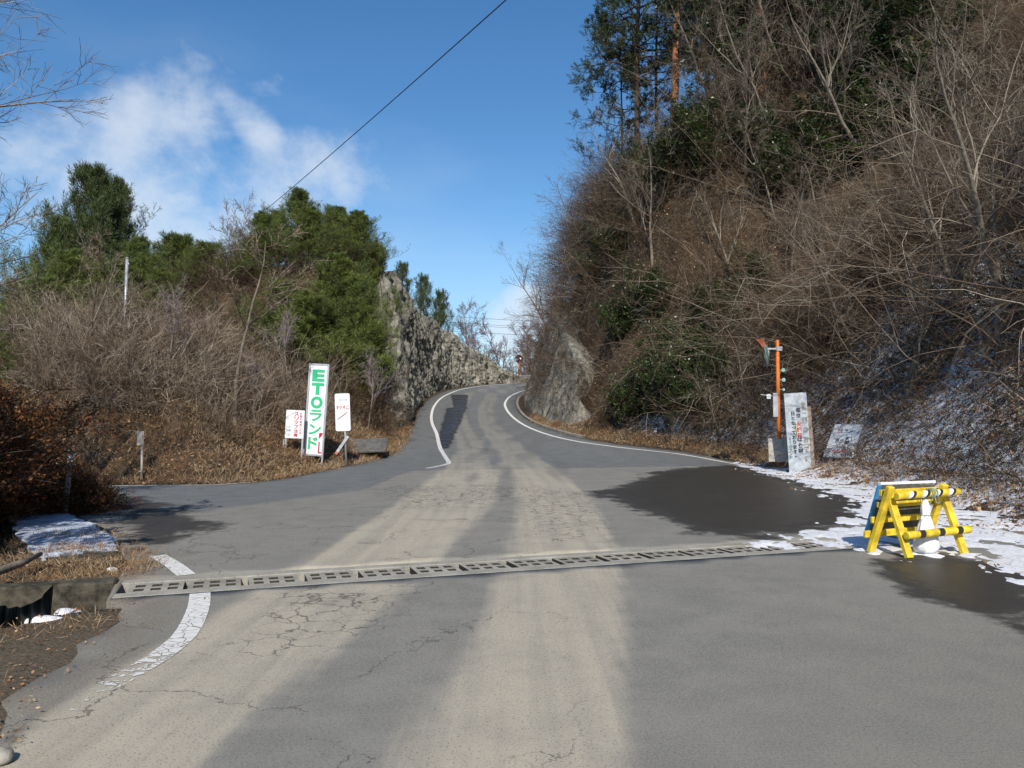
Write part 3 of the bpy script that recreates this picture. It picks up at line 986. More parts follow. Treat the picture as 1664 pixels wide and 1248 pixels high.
# ------------------------------------------------------------------ the drain across the road
def drain_local(name, mats, mb, parent=None, t0=0.0):
    o = mb.build(name, mats, parent)
    if parent is None:
        o.location = (DO[0] + DU[0] * t0, DO[1] + DU[1] * t0, 0)
        o.rotation_euler = (0, 0, math.atan2(DU[1], DU[0]))
    return o


RZ = float(road_z(0, 8))
ch = MB()
for sgn in (-1, 1):
    ch.box((DLEN / 2 - 0.02, sgn * (0.215 + 0.08), RZ - 0.17 + 0.002), (DLEN - 0.02, 0.16, 0.34), None, 0.006)
    ch.box((DLEN / 2 - 0.02, sgn * 0.213, RZ - 0.25), (DLEN - 0.02, 0.024, 0.3), None)
ch.box((DLEN / 2, 0, RZ - 0.145), (DLEN, 0.42, 0.06), None, 0, 1)
o = drain_local('drain_channel', [M['conc'], M['drain_floor']], ch)
setp(o, 'concrete channel with raised rims crossing the road', kind='structure')


def cover_mesh(seed):
    rng = random.Random(seed)
    mb = MB()
    Lx, Wy, Tz = 0.445, 0.40, 0.07
    xs = [-Lx / 2, -0.178, -0.095, -0.042, 0.042, 0.095, 0.178, Lx / 2]
    ys = [-Wy / 2, -0.135, -0.035, 0.035, 0.135, Wy / 2]
    holes = {(1, 1), (3, 1), (5, 1), (1, 3), (3, 3), (5, 3)}
    V = {}

    def v(i, j, k):
        if (i, j, k) not in V:
            V[(i, j, k)] = mb.bm.verts.new((xs[i], ys[j], (0.0 if k else -Tz)))
        return V[(i, j, k)]
    solid = {(i, j) for i in range(7) for j in range(5)} - holes
    for (i, j) in solid:
        mb.bm.faces.new((v(i, j, 1), v(i + 1, j, 1), v(i + 1, j + 1, 1), v(i, j + 1, 1)))
        for (a, b, c, d, ni, nj) in ((i, j, i + 1, j, i, j - 1), (i + 1, j, i + 1, j + 1, i + 1, j), (i + 1, j + 1, i, j + 1, i, j + 1), (i, j + 1, i, j, i - 1, j)):
            if (ni, nj) not in solid:
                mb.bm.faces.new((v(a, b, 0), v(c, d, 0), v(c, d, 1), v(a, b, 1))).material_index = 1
    return mb


M['cover_sides'] = plain('dark_cover_sides', (0.05, 0.042, 0.032), 0.8, 0, 0.3, 20)  # dark tone for the cover edges and hole walls
cov = drain_local('drain_cover', [M['conc'], M['cover_sides']], cover_mesh(0), None, 0.3)
setp(cov, 'concrete drain cover with six square holes, leftmost in the row', 'drain cover', 'concrete drain covers across the road')
cov.location.z = RZ - 0.006
ang = math.atan2(DU[1], DU[0])
_rng = random.Random(4)
clabels = ['concrete drain cover with six holes, second from the left end', 'concrete drain cover with six holes, third from the left end', 'concrete drain cover with six holes, fourth from the left end',
           'concrete drain cover beside a broken snowy gap, fifth from the left end']
for i in range(1, 16):
    c = cov.copy(); COL.objects.link(c)
    t = 0.27 + 0.512 * i
    c.location = (DO[0] + DU[0] * t, DO[1] + DU[1] * t, RZ - 0.006 + _rng.uniform(-0.004, 0.003))
    c.rotation_euler = (_rng.uniform(-0.008, .008), _rng.uniform(-0.008, .008), ang + _rng.uniform(-0.012, 0.012))
    if i <= 4:
        c['label'] = clabels[i - 1]
    else:
        nth = ['sixth', 'seventh', 'eighth', 'ninth', 'tenth', 'eleventh', 'twelfth', 'thirteenth', 'fourteenth', 'fifteenth', 'sixteenth'][i - 5]
        c['label'] = 'concrete drain cover with six holes, ' + nth + ' from the left end' + (', thinly snowed over' if i >= 12 else '')

# ditch left of the drain
dm = MB()
# back wall, in local drain coordinates
dm.box((-1.75, 0.32, -0.16), (3.4, 0.22, 0.42), None, 0.02)
o = drain_local('ditch_wall', M['moss'], dm)
setp(o, 'low mossy concrete wall behind the open end of the drain', 'wall')
fl = MB()
fl.box((-1.7, -0.1, -0.42), (3.4, 0.7, 0.1))
o = drain_local('ditch_bottom', M['drain_floor'], fl)
setp(o, 'silt and snow in the open ditch', kind='structure')


def blob_patch(name, cx_, cy_, rx_, ry_, hgt, mat, seed, label, kind='stuff', rot=0.0, z0=None, tilt=0.0):
    """thin irregular patch whose edge sinks into whatever it lies on"""
    n, m_ = 56, 14
    V, Fs = [], []
    for j in range(m_ + 1):
        q = j / m_
        for i in range(n):
            a = 2 * PI * i / n
            rr = q * (1 + 0.28 * mnoise.noise((math.cos(a) * 1.6 + seed, math.sin(a) * 1.6, 0)) + 0.14 * mnoise.noise((math.cos(a) * 6 + seed, math.sin(a) * 6, 3)))
            lx, ly = rr * rx_ * math.cos(a), rr * ry_ * math.sin(a)
            x = cx_ + lx * math.cos(rot) - ly * math.sin(rot)
            y = cy_ + lx * math.sin(rot) + ly * math.cos(rot)
            zz = (H1(x, y) if z0 is None else z0 + tilt * lx)
            up = hgt * (1 - q ** 3) + 0.012 * mnoise.noise((x * 7, y * 7, seed)) - 0.03 * q ** 6
            V.append((x, y, zz + up))
    for j in range(m_):
        for i in range(n):
            a, b = j * n + i, j * n + (i + 1) % n
            Fs.append((a, b, b + n, a + n))
    me = npmesh(name, V, Fs, None, True)
    return setp(link(name, me, None, mat), label, kind=kind)


a = pw(55, 1003)
blob_patch('snow', a[0], a[1], 0.24, 0.07, 0.022, M['snow'], 3, 'small white snow patch below the dark corrugated sheet', z0=-0.01, rot=0.3)
a = pw(110, 985)
blob_patch('snow', a[0] + .02, a[1] + 0.10, 0.17, 0.12, 0.05, M['snow'], 7, 'wedge of snow between the corrugated sheet and the mossy wall', z0=-0.11, tilt=-0.35)
a = pw(182, 926)
blob_patch('snow', a[0], a[1], 0.07, 0.045, 0.03, M['snow'], 9, 'lump of snow at the corner of the icy slab', z0=0.0)

# corrugated sheet
cm = bmesh.new()
A, B = pw(-70, 1030), pw(80, 1000)
nn = 90
top, bot = [], []
for i in range(nn + 1):
    f = i / nn
    x, y = A[0] + (B[0] - A[0]) * f, A[1] + (B[1] - A[1]) * f
    wv = 0.028 * math.sin(f * 2 * PI * 7.5)
    dipz = 0.045 * math.sin(f * 6 + 1) + (0.06 * max(0, f - 0.86) / 0.14)
    top.append(cm.verts.new((x - 0.2 * wv, y + wv + 0.05, 0.20 + dipz - 0.05)))
    bot.append(cm.verts.new((x - 0.2 * wv, y + wv, -0.16)))
for i in range(nn):
    cm.faces.new((bot[i], bot[i + 1], top[i + 1], top[i])).smooth = True
bmesh.ops.solidify(cm, geom=cm.faces[:], thickness=0.006)
me = bpy.data.meshes.new('corrugated_sheet'); cm.to_mesh(me); cm.free()
setp(link('corrugated_sheet', me, None, M['corrug']), 'dark corrugated sheet standing in the ditch at the left edge', 'metal sheet')

# icy covered slab along the left edge, with a little gutter beside it
sl = MB()
P0, P1 = Vector((-4.40, 8.15, 0)), Vector((-7.25, 12.35, 0))
dv = (P1 - P0).normalized(); nv = Vector((dv.y, -dv.x, 0))


def quadprism(mb, pts2, z0, z1, mi=0):
    lo = [mb.bm.verts.new((p[0], p[1], z0)) for p in pts2]
    hi = [mb.bm.verts.new((p[0], p[1], z1)) for p in pts2]
    mb.bm.faces.new(hi).material_index = mi
    mb.bm.faces.new(lo[::-1]).material_index = mi
    for i in range(len(pts2)):
        j = (i + 1) % len(pts2)
        mb.bm.faces.new((lo[i], lo[j], hi[j], hi[i])).material_index = mi


quadprism(sl, [(-4.22, 8.66), (-4.55, 8.42), (-4.98, 8.3), (-7.75, 12.2), (-7.0, 12.6), (-5.2, 10.35)], -0.5, 0.055)
o = sl.build('concrete_slab', M['moss'])
setp(o, 'mossy concrete slab edging the road on the left under icy snow', 'slab')
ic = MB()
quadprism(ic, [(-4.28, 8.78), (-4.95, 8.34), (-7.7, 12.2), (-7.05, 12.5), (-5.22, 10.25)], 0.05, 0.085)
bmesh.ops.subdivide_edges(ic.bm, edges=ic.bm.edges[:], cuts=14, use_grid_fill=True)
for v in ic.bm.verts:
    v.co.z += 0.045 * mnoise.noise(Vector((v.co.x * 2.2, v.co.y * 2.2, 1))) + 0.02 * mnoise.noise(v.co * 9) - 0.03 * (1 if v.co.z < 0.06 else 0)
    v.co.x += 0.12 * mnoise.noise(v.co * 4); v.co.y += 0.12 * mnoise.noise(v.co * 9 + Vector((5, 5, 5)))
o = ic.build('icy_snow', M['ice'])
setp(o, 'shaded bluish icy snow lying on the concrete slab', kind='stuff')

# right verge: thin snow sheet with ragged edges
sx, sy = np.meshgrid(np.arange(2.2, 9.5, 0.06), np.arange(6.0, 27, 0.07))
sx0, sy0 = sx.ravel(), sy.ravel()
inner = [(1225, 764), (1300, 785), (1355, 804), (1402, 824), (1398, 840), (1345, 858), (1280, 874), (1250, 886), (1330, 886), (1395, 890), (1412, 905), (1440, 898), (1490, 906), (1560, 903), (1620, 925), (1664, 940), (1760, 975), (1900, 960), (1700, 862), (1600, 824), (1440, 791), (1310, 770), (1200, 752)]
spoly = [pw(*p) for p in inner]
dS = seg_dist(sx0, sy0, spoly); inS = inside(sx0, sy0, spoly)
fld = np.where(inS, dS, -dS)
dR_ = seg_dist(sx0, sy0, RIGHT_EDGE, False)
nzv = np.array([mnoise.fractal((a * 3.0, b * 1.6, 0), 1.0, 2.0, 6) for a, b in zip(sx0, sy0)])
nzf = np.array([mnoise.noise((a * 11.0, b * 7, 4)) for a, b in zip(sx0, sy0)])
hgt = np.clip(np.minimum(fld * 0.10, 0.016) + 0.06 * nzv + 0.035 * nzf - 0.002, -0.03, 0.018)
sdS, rtS = ground_info(sx0, sy0)
zz = np.maximum(np.where(sdS < 0, road_z(sx0, sy0), -9), H(sx0, sy0, sdS, rtS)) + hgt
ii = np.arange(len(sx0)).reshape(sx.shape)
q4 = np.stack([ii[:-1, :-1], ii[:-1, 1:], ii[1:, 1:], ii[1:, :-1]], -1).reshape(-1, 4)
kq = (hgt[q4].max(1) > -0.012) & (np.ptp(zz[q4], 1) < 0.25)
q4 = q4[kq]
used, inv = np.unique(q4, return_inverse=True)
V = np.stack([sx0, sy0, zz], 1)[used]
me = npmesh('snow', V, inv.reshape(-1, 4), None, True)
setp(link('snow', me, None, M['snow']), 'thin ragged snow along the right edge of the road', kind='stuff')

# concrete gutter on the inside of the curve
gl = [(3.9, 68.6)] + [p for p in RIGHT_EDGE if 33.5 < p[1] < 68.2]
gl = gl[::1]
P = np.array(gl)
T = np.gradient(P, axis=0); T /= np.linalg.norm(T, axis=1)[:, None]
Nn = np.stack([-T[:, 1], T[:, 0]], 1)
kb = bmesh.new()
rows = []
for i in range(len(P)):
    r = []
    for off, dz in ((0.0, 0.0), (0.0, 0.10), (0.14, 0.11), (0.16, -0.1)):
        q = P[i] + Nn[i] * off
        r.append(kb.verts.new((q[0], q[1], float(prof(q[1])) + 0.01 + dz)))
    rows.append(r)
for a, b in zip(rows[:-1], rows[1:]):
    for k in range(3):
        kb.faces.new((a[k], a[k + 1], b[k + 1], b[k]))
me = bpy.data.meshes.new('kerb'); kb.to_mesh(me); kb.free()
setp(link('kerb', me, None, M['conc']), 'low concrete kerb on the inside of the curve', kind='structure')


# ------------------------------------------------------------------ rock walls of the cutting
def cell_pits(x, y, z, seed):
    """deep pits, stretched up and down"""
    d, p = mnoise.voronoi((x * 2.3 + seed, y * 1.15, z * 0.8), distance_metric='DISTANCE')
    return max(0.0, 1 - d[0] / 0.46)


def wall(name, base, tops, out_dir, lean, label, seed, dS=0.22, pit_amt=1.0, cap_back=2.0, lean_top=0.0, rough_amt=1.0):
    P = np.array(base, float)
    seg = np.linalg.norm(np.diff(P, axis=0), axis=1)
    s = np.concatenate([[0], np.cumsum(seg)])
    n = int(s[-1] / dS)
    t = np.linspace(0, s[-1], n + 1)
    Q = np.stack([np.interp(t, s, P[:, 0]), np.interp(t, s, P[:, 1])], 1)
    T = np.gradient(Q, axis=0)
    kk = np.ones(9) / 9
    T = np.stack([np.convolve(np.pad(T[:, i], 4, 'edge'), kk, 'valid') for i in (0, 1)], 1)
    T /= np.linalg.norm(T, axis=1)[:, None]
    Nn = np.stack([T[:, 1], -T[:, 0]], 1) * out_dir       # towards the road
    tz = np.interp(t, s, tops)
    m_ = int(max(tops) / dS) + 1
    V, pit = [], []
    for i in range(n + 1):
        bz = float(prof(Q[i][1])) - 0.3
        Ht = max(tz[i] - bz, 0.4)
        Ht += 0.14 * mnoise.noise((t[i] * 0.6, seed, 1)) + 0.05 * mnoise.noise((t[i] * 2.1, seed, 5))
        for j in range(m_ + 6):
            if j <= m_:
                f = j / m_
                hz_ = Ht * f
                back = lean * hz_ + lean_top * max(0, f - 0.75) ** 2 * Ht
                x = Q[i][0] - Nn[i][0] * back
                y = Q[i][1] - Nn[i][1] * back
                z = bz + hz_
                sh = t[i] * 1.0 + z * 0.25
                big = mnoise.fractal((sh * 0.30 + seed, z * 0.16, 2), 1.0, 2.0, 3)
                rib = 1 - abs(mnoise.fractal((sh * 1.9 + seed, z * 0.42, 7), 0.9, 2.0, 4)) * 2.4
                fine = mnoise.fractal((sh * 4.5, z * 1.1, seed), 0.8, 2.0, 3)
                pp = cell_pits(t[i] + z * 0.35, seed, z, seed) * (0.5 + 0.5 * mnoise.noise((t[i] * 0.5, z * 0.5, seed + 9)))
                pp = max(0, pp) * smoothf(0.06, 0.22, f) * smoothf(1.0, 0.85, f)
                d = rough_amt * (0.45 * big + 0.30 * rib + 0.13 * fine) * (0.35 + 0.65 * smoothf(0, 0.15, f)) - pit_amt * 0.5 * pp
                V.append((x + Nn[i][0] * d, y + Nn[i][1] * d, z)); pit.append(pp)
            else:
                k = j - m_
                back = lean * Ht + lean_top * 0.0625 * Ht + cap_back * k / 5
                x = Q[i][0] - Nn[i][0] * back
                y = Q[i][1] - Nn[i][1] * back
                V.append((x, y, bz + Ht - 0.10 * k + 0.1 * mnoise.noise((x, y, 3)))); pit.append(0)
    mm = m_ + 6
    ii = np.arange((n + 1) * mm).reshape(n + 1, mm)
    q = np.stack([ii[:-1, :-1], ii[1:, :-1], ii[1:, 1:], ii[:-1, 1:]], -1).reshape(-1, 4)
    if out_dir < 0:
        q = q[:, ::-1]
    me = npmesh(name, V, q, {'pit': np.array(pit)}, True)
    return setp(link(name, me, None, M['rock']), label, 'rock wall')


def smoothf(a, b, x):
    t = min(max((x - a) / (b - a), 0), 1)
    return t * t * (3 - 2 * t)


le = [p for p in LEFT_EDGE if p[1] > 37.6 and p[0] < 3]
lb = [(p[0] - 0.12, p[1] + 0.02) for p in le]
lb = [(-9.4, 38.4), (-7.6, 37.6), (-6.2, 37.3), (-5.35, 37.9)] + [(p[0] - .25, p[1]) for p in lb[1:]]
ltop = [3.5, 6.8, 8.4, 8.9] + [float(wall_top(p[1])) for p in lb[4:]]
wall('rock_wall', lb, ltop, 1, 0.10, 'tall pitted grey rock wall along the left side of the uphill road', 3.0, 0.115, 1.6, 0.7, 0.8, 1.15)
re2 = [p for p in RIGHT_EDGE if 37.0 < p[1] < 67][::-1]       # from near to far
rb = [(4.8, 38.4), (3.9, 37.6), (3.2, 37.2), (2.6, 37.4)] + [(p[0] + 0.5, p[1]) for p in re2 if p[1] > 38.6]
rtop = [1.0, 1.6, 2.4, 3.3] + [min(4.4 + 0.33 * (p[1] - 38), 9.6) for p in rb[4:]]
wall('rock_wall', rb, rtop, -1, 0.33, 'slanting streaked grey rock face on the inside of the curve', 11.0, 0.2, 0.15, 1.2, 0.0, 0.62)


# ------------------------------------------------------------------ branching plants, vectorised
rs = np.random.RandomState


def norm(a):
    return a / (np.linalg.norm(a, axis=-1, keepdims=True) + 1e-9)


def grow(base, dirs, length, K, wig, lift, rng, lift_tip=None):
    """polylines (N,K,3) from bases (N,3); lift bends them up (or down, if negative) by step"""
    N = len(base)
    P = np.zeros((N, K, 3)); P[:, 0] = base
    d = norm(dirs.copy())
    stp = (length / (K - 1))[:, None]
    for k in range(1, K):
        P[:, k] = P[:, k - 1] + d * stp
        l = lift if lift_tip is None else lift + (lift_tip - lift) * k / (K - 1)
        d = d + rng.randn(N, 3) * wig
        d[:, 2] += l
        d = norm(d)
    return P


def child(P, n, tmin, tmax, ang, ang_sd, lr, K, wig, lift, rng, upness=0.0, plen=None, taper=0.6, bias=None, tsel=None):
    """n children per parent; returns polylines, parent index, position along the parent"""
    N, KP, _ = P.shape
    pi = np.repeat(np.arange(N), n)
    t = rng.uniform(tmin, tmax, len(pi)) if tsel is None else tsel
    f = t * (KP - 1)
    i0 = np.minimum(f.astype(int), KP - 2)
    w1 = (f - i0)[:, None]
    base = P[pi, i0] * (1 - w1) + P[pi, i0 + 1] * w1
    tan = norm(P[pi, i0 + 1] - P[pi, i0])
    rnd = rng.randn(len(pi), 3)
    side = norm(np.cross(tan, rnd))
    a = rng.normal(ang, ang_sd, len(pi))[:, None]
    d = tan * np.cos(a) + side * np.sin(a)
    d[:, 2] += upness
    if bias is not None:
        d = d + np.asarray(bias)
    if plen is None:
        plen = np.linalg.norm(np.diff(P, axis=1), axis=2).sum(1)
    L = plen[pi] * lr * (1 - taper * t) * rng.uniform(0.6, 1.25, len(pi))
    return grow(base, d, L, K, wig, lift, rng), pi, t, L


class Plant:
    def __init__(self):
        self.parts = []          # (verts, tris, rnd)
        self.nv = 0

    def tubes(self, P, r0, r1, sides=3, rnd=None, rng=None):
        N, K, _ = P.shape
        r0 = np.broadcast_to(np.asarray(r0, float), (N,)); r1 = np.broadcast_to(np.asarray(r1, float), (N,))
        T = np.gradient(P, axis=1)
        T = norm(T)
        ref = np.where(np.abs(T[:, :1, 2:3]) > 0.9, np.array([[[1.0, 0, 0]]]), np.array([[[0, 0, 1.0]]]))
        X = norm(np.cross(np.broadcast_to(ref, T.shape), T))
        Y = np.cross(T, X)
        rad = (r0[:, None] * (1 - np.linspace(0, 1, K)) + r1[:, None] * np.linspace(0, 1, K))[..., None]
        V = np.zeros((N, K, sides, 3))
        for s in range(sides):
            a = 2 * PI * s / sides
            V[:, :, s] = P + (X * math.cos(a) + Y * math.sin(a)) * rad
        ii = np.arange(N * K * sides).reshape(N, K, sides)
        a = ii[:, :-1, :]; b = ii[:, 1:, :]
        a2 = np.roll(a, -1, 2); b2 = np.roll(b, -1, 2)
        F = np.stack([a, a2, b2, b], -1).reshape(-1, 4)
        if rnd is None:
            rnd = rng.uniform(0, 1, N)
        self.parts.append((V.reshape(-1, 3), F + self.nv, np.repeat(rnd, K * sides)))
        self.nv += N * K * sides
        return self

    def quads(self, C, A, B, rnd):
        """leaf or blade quads: centre, half axes"""
        V = np.stack([C - A * 1.0, C - B, C + A * 1.0, C + B], 1)
        n = len(C)
        F = np.arange(n * 4).reshape(n, 4)
        self.parts.append((V.reshape(-1, 3), F + self.nv, np.repeat(rnd, 4)))
        self.nv += n * 4
        return self

    def mesh(self, name, smooth_=False):
        V = np.concatenate([p[0] for p in self.parts]); F = np.concatenate([p[1] for p in self.parts]); r = np.concatenate([p[2] for p in self.parts])
        return npmesh(name, V, F, {'rnd': r}, smooth_)


def blades(pl, C, D, L, wdt, rng, rnd):
    """thin needle blades from C along D"""
    side = norm(np.cross(D, rng.randn(len(C), 3)))
    pl.quads(C + D * (L[:, None] / 2), D * (L[:, None] / 2), side * wdt, rnd)


def leaves(pl, C, size, rng, rnd, flat=0.4):
    n = len(C)
    a = norm(rng.randn(n, 3)); nrm = norm(rng.randn(n, 3) + np.array([0, -0.2, flat * 3]))
    a = norm(a - nrm * (a * nrm).sum(1, keepdims=True))
    b = np.cross(nrm, a)
    sz = (size * rng.uniform(0.6, 1.3, n))[:, None]
    pl.quads(C, a * sz, b * sz * 0.45, rnd)


# prototypes: every builder returns [(part name, mesh, material), ...]
def bare_tree(seed, h=7.0, r=0.10, lean=(0, 0), nlimb=9, spread=0.75, upness=0.25, bark='bark_grey', twig='twig_grey', dens=1.0, tmin=0.3, thick=1.0, stems=1):
    g = rs(seed)
    if stems == 1:
        b = np.zeros((1, 3)); d = np.array([[lean[0], lean[1], 1.0]]); L = np.array([h])
    else:
        b = np.column_stack([g.uniform(-.25, .25, stems), g.uniform(-.25, .25, stems), np.zeros(stems)])
        d = np.column_stack([lean[0] + g.uniform(-.5, .5, stems), lean[1] + g.uniform(-.3, .3, stems), np.ones(stems)]); L = h * g.uniform(0.7, 1.1, stems)
    P = grow(b, d, L, 10, 0.085, 0.02, g)
    trunk = Plant().tubes(P, r, r * 0.12, 7, rng=g)
    br = Plant()
    P1, pi, t, L1 = child(P, nlimb, tmin, 0.97, spread, 0.2, 0.62, 7, 0.13, 0.03, g, upness, L)
    r1 = r * (1 - 0.85 * t) * 0.55 * thick
    br.tubes(P1, r1, r1 * 0.25, 4, rng=g)
    P2, pi2, t2, L2 = child(P1, int(7 * dens), 0.15, 1.0, 0.65, 0.22, 0.55, 5, 0.15, 0.03, g, 0.1, L1, 0.5)
    r2 = np.maximum(r1[pi2] * (1 - 0.7 * t2) * 0.5, 0.006 * thick)
    br.tubes(P2, r2, r2 * 0.4, 3, rng=g)
    P3, pi3, t3, L3 = child(P2, int(6 * dens), 0.1, 1.0, 0.6, 0.25, 0.55, 4, 0.16, 0.02, g, 0.08, L2, 0.4)
    br.tubes(P3, 0.0055 * thick, 0.0028 * thick, 3, rng=g)
    P4, *_ = child(P3, 3, 0.2, 1.0, 0.6, 0.25, 0.6, 3, 0.1, 0.0, g, 0.0, L3, 0.3)
    br.tubes(P4, 0.0038 * thick, 0.002 * thick, 3, rng=g)
    return [('trunk', trunk.mesh('bare_trunk', True), M[bark]), ('branches', br.mesh('bare_branches'), M[twig])]


def young_pine(seed, h=7.5, rad=2.4, needle='needle', dens=1.0):
    g = rs(seed)
    P = grow(np.zeros((1, 3)), np.array([[g.uniform(-.06, .06), 0, 1.0]]), np.array([h]), 10, 0.03, 0.02, g)
    trunk = Plant().tubes(P, 0.11, 0.02, 7, rng=g)
    nb = int(78 * dens)
    ts = np.clip(np.linspace(0.06, 0.99, nb) + g.uniform(-.01, .01, nb), 0, 0.995)
    P1, pi, t, _ = child(P, nb, 0, 1, 1.15, 0.15, 0.1, 7, 0.07, 0.10, g, 0.05, None, 0.6, tsel=ts)
    # rebuild the boughs with a rounded-cone profile
    f = ts * 9; i0 = np.minimum(f.astype(int), 8); w1 = (f - i0)[:, None]
    base = P[0, i0] * (1 - w1) + P[0, i0 + 1] * w1
    az_ = np.arange(nb) * 2.4 + g.uniform(-.4, .4, nb)
    el_ = 0.15 + 0.75 * ts
    d = np.column_stack([np.cos(az_) * np.cos(el_), np.sin(az_) * np.cos(el_), np.sin(el_)])
    prof_r = rad * np.clip((1.03 - ts), 0, 1) ** 0.8 * np.minimum(1, 0.6 + ts * 3) * g.uniform(0.38, 1.42, nb) + 0.25
    P1 = grow(base, d, prof_r, 8, 0.07, 0.13, g)
    br = Plant().tubes(P1, 0.022, 0.008, 3, rng=g)
    P2, pi2, t2, L2 = child(P1, 10, 0.15, 1.0, 0.7, 0.2, 0.46, 5, 0.07, 0.20, g, 0.45, prof_r + 0.5, 0.3)
    br.tubes(P2, 0.008, 0.005, 3, rng=g)
    P3, pi3, t3, L3 = child(P2, 4, 0.2, 1.0, 0.6, 0.2, 0.55, 4, 0.05, 0.25, g, 0.5, L2 + 0.12, 0.3)
    cr = Plant()
    for PP, nper, brt in ((P2, 4, 0.0), (P3, 4, 0.12)):
        K = PP.shape[1]
        for q in range(nper):
            tt = 0.25 + 0.75 * (q + 0.5) / nper
            f = tt * (K - 1); i = int(min(f, K - 2)); w_ = f - i
            C = PP[:, i] * (1 - w_) + PP[:, i + 1] * w_
            T = norm(PP[:, i + 1] - PP[:, i])
            for _ in range(5 if q > nper - 2 else 3):
                D = norm(T * 1.0 + norm(g.randn(len(C), 3)) * 0.85)
                L = g.uniform(0.12, 0.27, len(C))
                rr = np.clip(0.25 + 0.35 * tt + brt + g.normal(0, 0.16, len(C)), 0, 1)
                blades(cr, C, D, L, 0.0085, g, rr)
    return [('trunk', trunk.mesh('pine_trunk', True), M['bark_dark']), ('branches', br.mesh('pine_boughs'), M['bark_dark']), ('crown', cr.mesh('pine_crown'), M[needle])]


def tall_pine(seed, h=17.0, r=0.2, clear=0.45, bark='bark_red', lean=(0.0, 0.0), side=None):
    g = rs(seed)
    P = grow(np.zeros((1, 3)), np.array([[lean[0], lean[1], 1.0]]), np.array([h]), 12, 0.02, 0.03, g)
    trunk = Plant().tubes(P, r, r * 0.35, 9, rng=g)
    nb = 30
    ts = np.sort(g.uniform(clear, 0.99, nb))
    f = ts * 11; i0 = np.minimum(f.astype(int), 10); w1 = (f - i0)[:, None]
    base = P[0, i0] * (1 - w1) + P[0, i0 + 1] * w1
    az_ = np.arange(nb) * 2.4 + g.uniform(-.5, .5, nb)
    d = np.column_stack([np.cos(az_), np.sin(az_), g.uniform(-0.05, 0.55, nb)])
    if side is not None:
        d[:, :2] += np.array(side)
    L1 = g.uniform(2.0, 5.6, nb) * (1.15 - 0.6 * (ts - clear) / (1 - clear))
    P1 = grow(base, d, L1, 8, 0.13, 0.0, g)
    br = Plant().tubes(P1, 0.05, 0.016, 5, rng=g)
    P2, pi2, t2, L2 = child(P1, 9, 0.3, 1.0, 0.75, 0.2, 0.42, 5, 0.14, 0.03, g, 0.12, L1, 0.3)
    br.tubes(P2, 0.015, 0.008, 3, rng=g)
    P3, pi3, t3, L3 = child(P2, 6, 0.3, 1.0, 0.7, 0.25, 0.5, 4, 0.12, 0.07, g, 0.2, L2, 0.3)
    br.tubes(P3, 0.008, 0.005, 3, rng=g)
    cr = Plant()
    for tt in (0.3, 0.55, 0.75, 0.95):
        f = tt * 3; i = int(min(f, 2)); w_ = f - i
        C = P3[:, i] * (1 - w_) + P3[:, i + 1] * w_
        T = norm(P3[:, i + 1] - P3[:, i])
        for _ in range(7):
            D = norm(T * 0.7 + norm(g.randn(len(C), 3)) * 0.8 + np.array([0, 0, 0.25]))
            blades(cr, C, D, g.uniform(0.11, 0.2, len(C)), 0.012, g, g.uniform(0, 1, len(C)))
    return [('trunk', trunk.mesh('tall_pine_trunk', True), M[bark]), ('branches', br.mesh('tall_pine_boughs'), M['bark_dark']), ('crown', cr.mesh('tall_pine_crown'), M['needle_dark'])]


def leafy(seed, h=3.0, rad=1.6, stems=7, size=0.07, mat='leaf', n=1.0, per=9):
    g = rs(seed)
    b = np.column_stack([g.uniform(-.3, .3, stems) * rad * .5, g.uniform(-.3, .3, stems) * rad * .5, np.zeros(stems)])
    d = np.column_stack([g.uniform(-.6, .6, stems) * rad / h * 1.4, g.uniform(-.6, .6, stems) * rad / h * 1.4, np.ones(stems)])
    L = h * g.uniform(0.65, 1.0, stems)
    P = grow(b, d, L, 8, 0.10, 0.0, g)
    br = Plant().tubes(P, 0.03, 0.01, 5, rng=g)
    P1, pi, t, L1 = child(P, int(11 * n), 0.2, 1.0, 0.95, 0.25, 0.5 * rad / h * 1.7, 6, 0.13, 0.05, g, 0.15, L, 0.35)
    br.tubes(P1, 0.013, 0.006, 3, rng=g)
    P2, pi2, t2, L2 = child(P1, 8, 0.15, 1.0, 0.8, 0.25, 0.5, 5, 0.13, 0.04, g, 0.1, L1, 0.3)
    br.tubes(P2, 0.006, 0.003, 3, rng=g)
    cr = Plant()
    clump = g.uniform(0.0, 1.0, len(P1))[pi2]
    for q in range(per):
        tt = g.uniform(0.2, 1.0, len(P2)); f = tt * 4; i = np.minimum(f.astype(int), 3); w_ = (f - i)[:, None]
        C = P2[np.arange(len(P2)), i] * (1 - w_) + P2[np.arange(len(P2)), i + 1] * w_ + g.randn(len(P2), 3) * 0.05
        rr = np.clip(0.55 * clump + 0.45 * g.uniform(0, 1, len(P2)), 0, 1)
        leaves(cr, C, size, g, rr)
    return [('stems', br.mesh('bush_stems'), M['bark_dark']), ('leaves', cr.mesh('bush_leaves'), M[mat])]


def plant(name, parts, label, cat, loc, rotz=0.0, sc=1.0, group=None, tilt=None):
    o = empty(name, label, cat, loc, (0, 0, rotz), group)
    o.scale = (sc, sc, sc) if not isinstance(sc, tuple) else sc
    if tilt:
        o.rotation_euler = (tilt[0], tilt[1], rotz)
    for pn, me, mat in parts:
        if not me.materials:
            me.materials.append(mat)
        c = bpy.data.objects.new(pn, me)
        COL.objects.link(c); c.parent = o
    return o


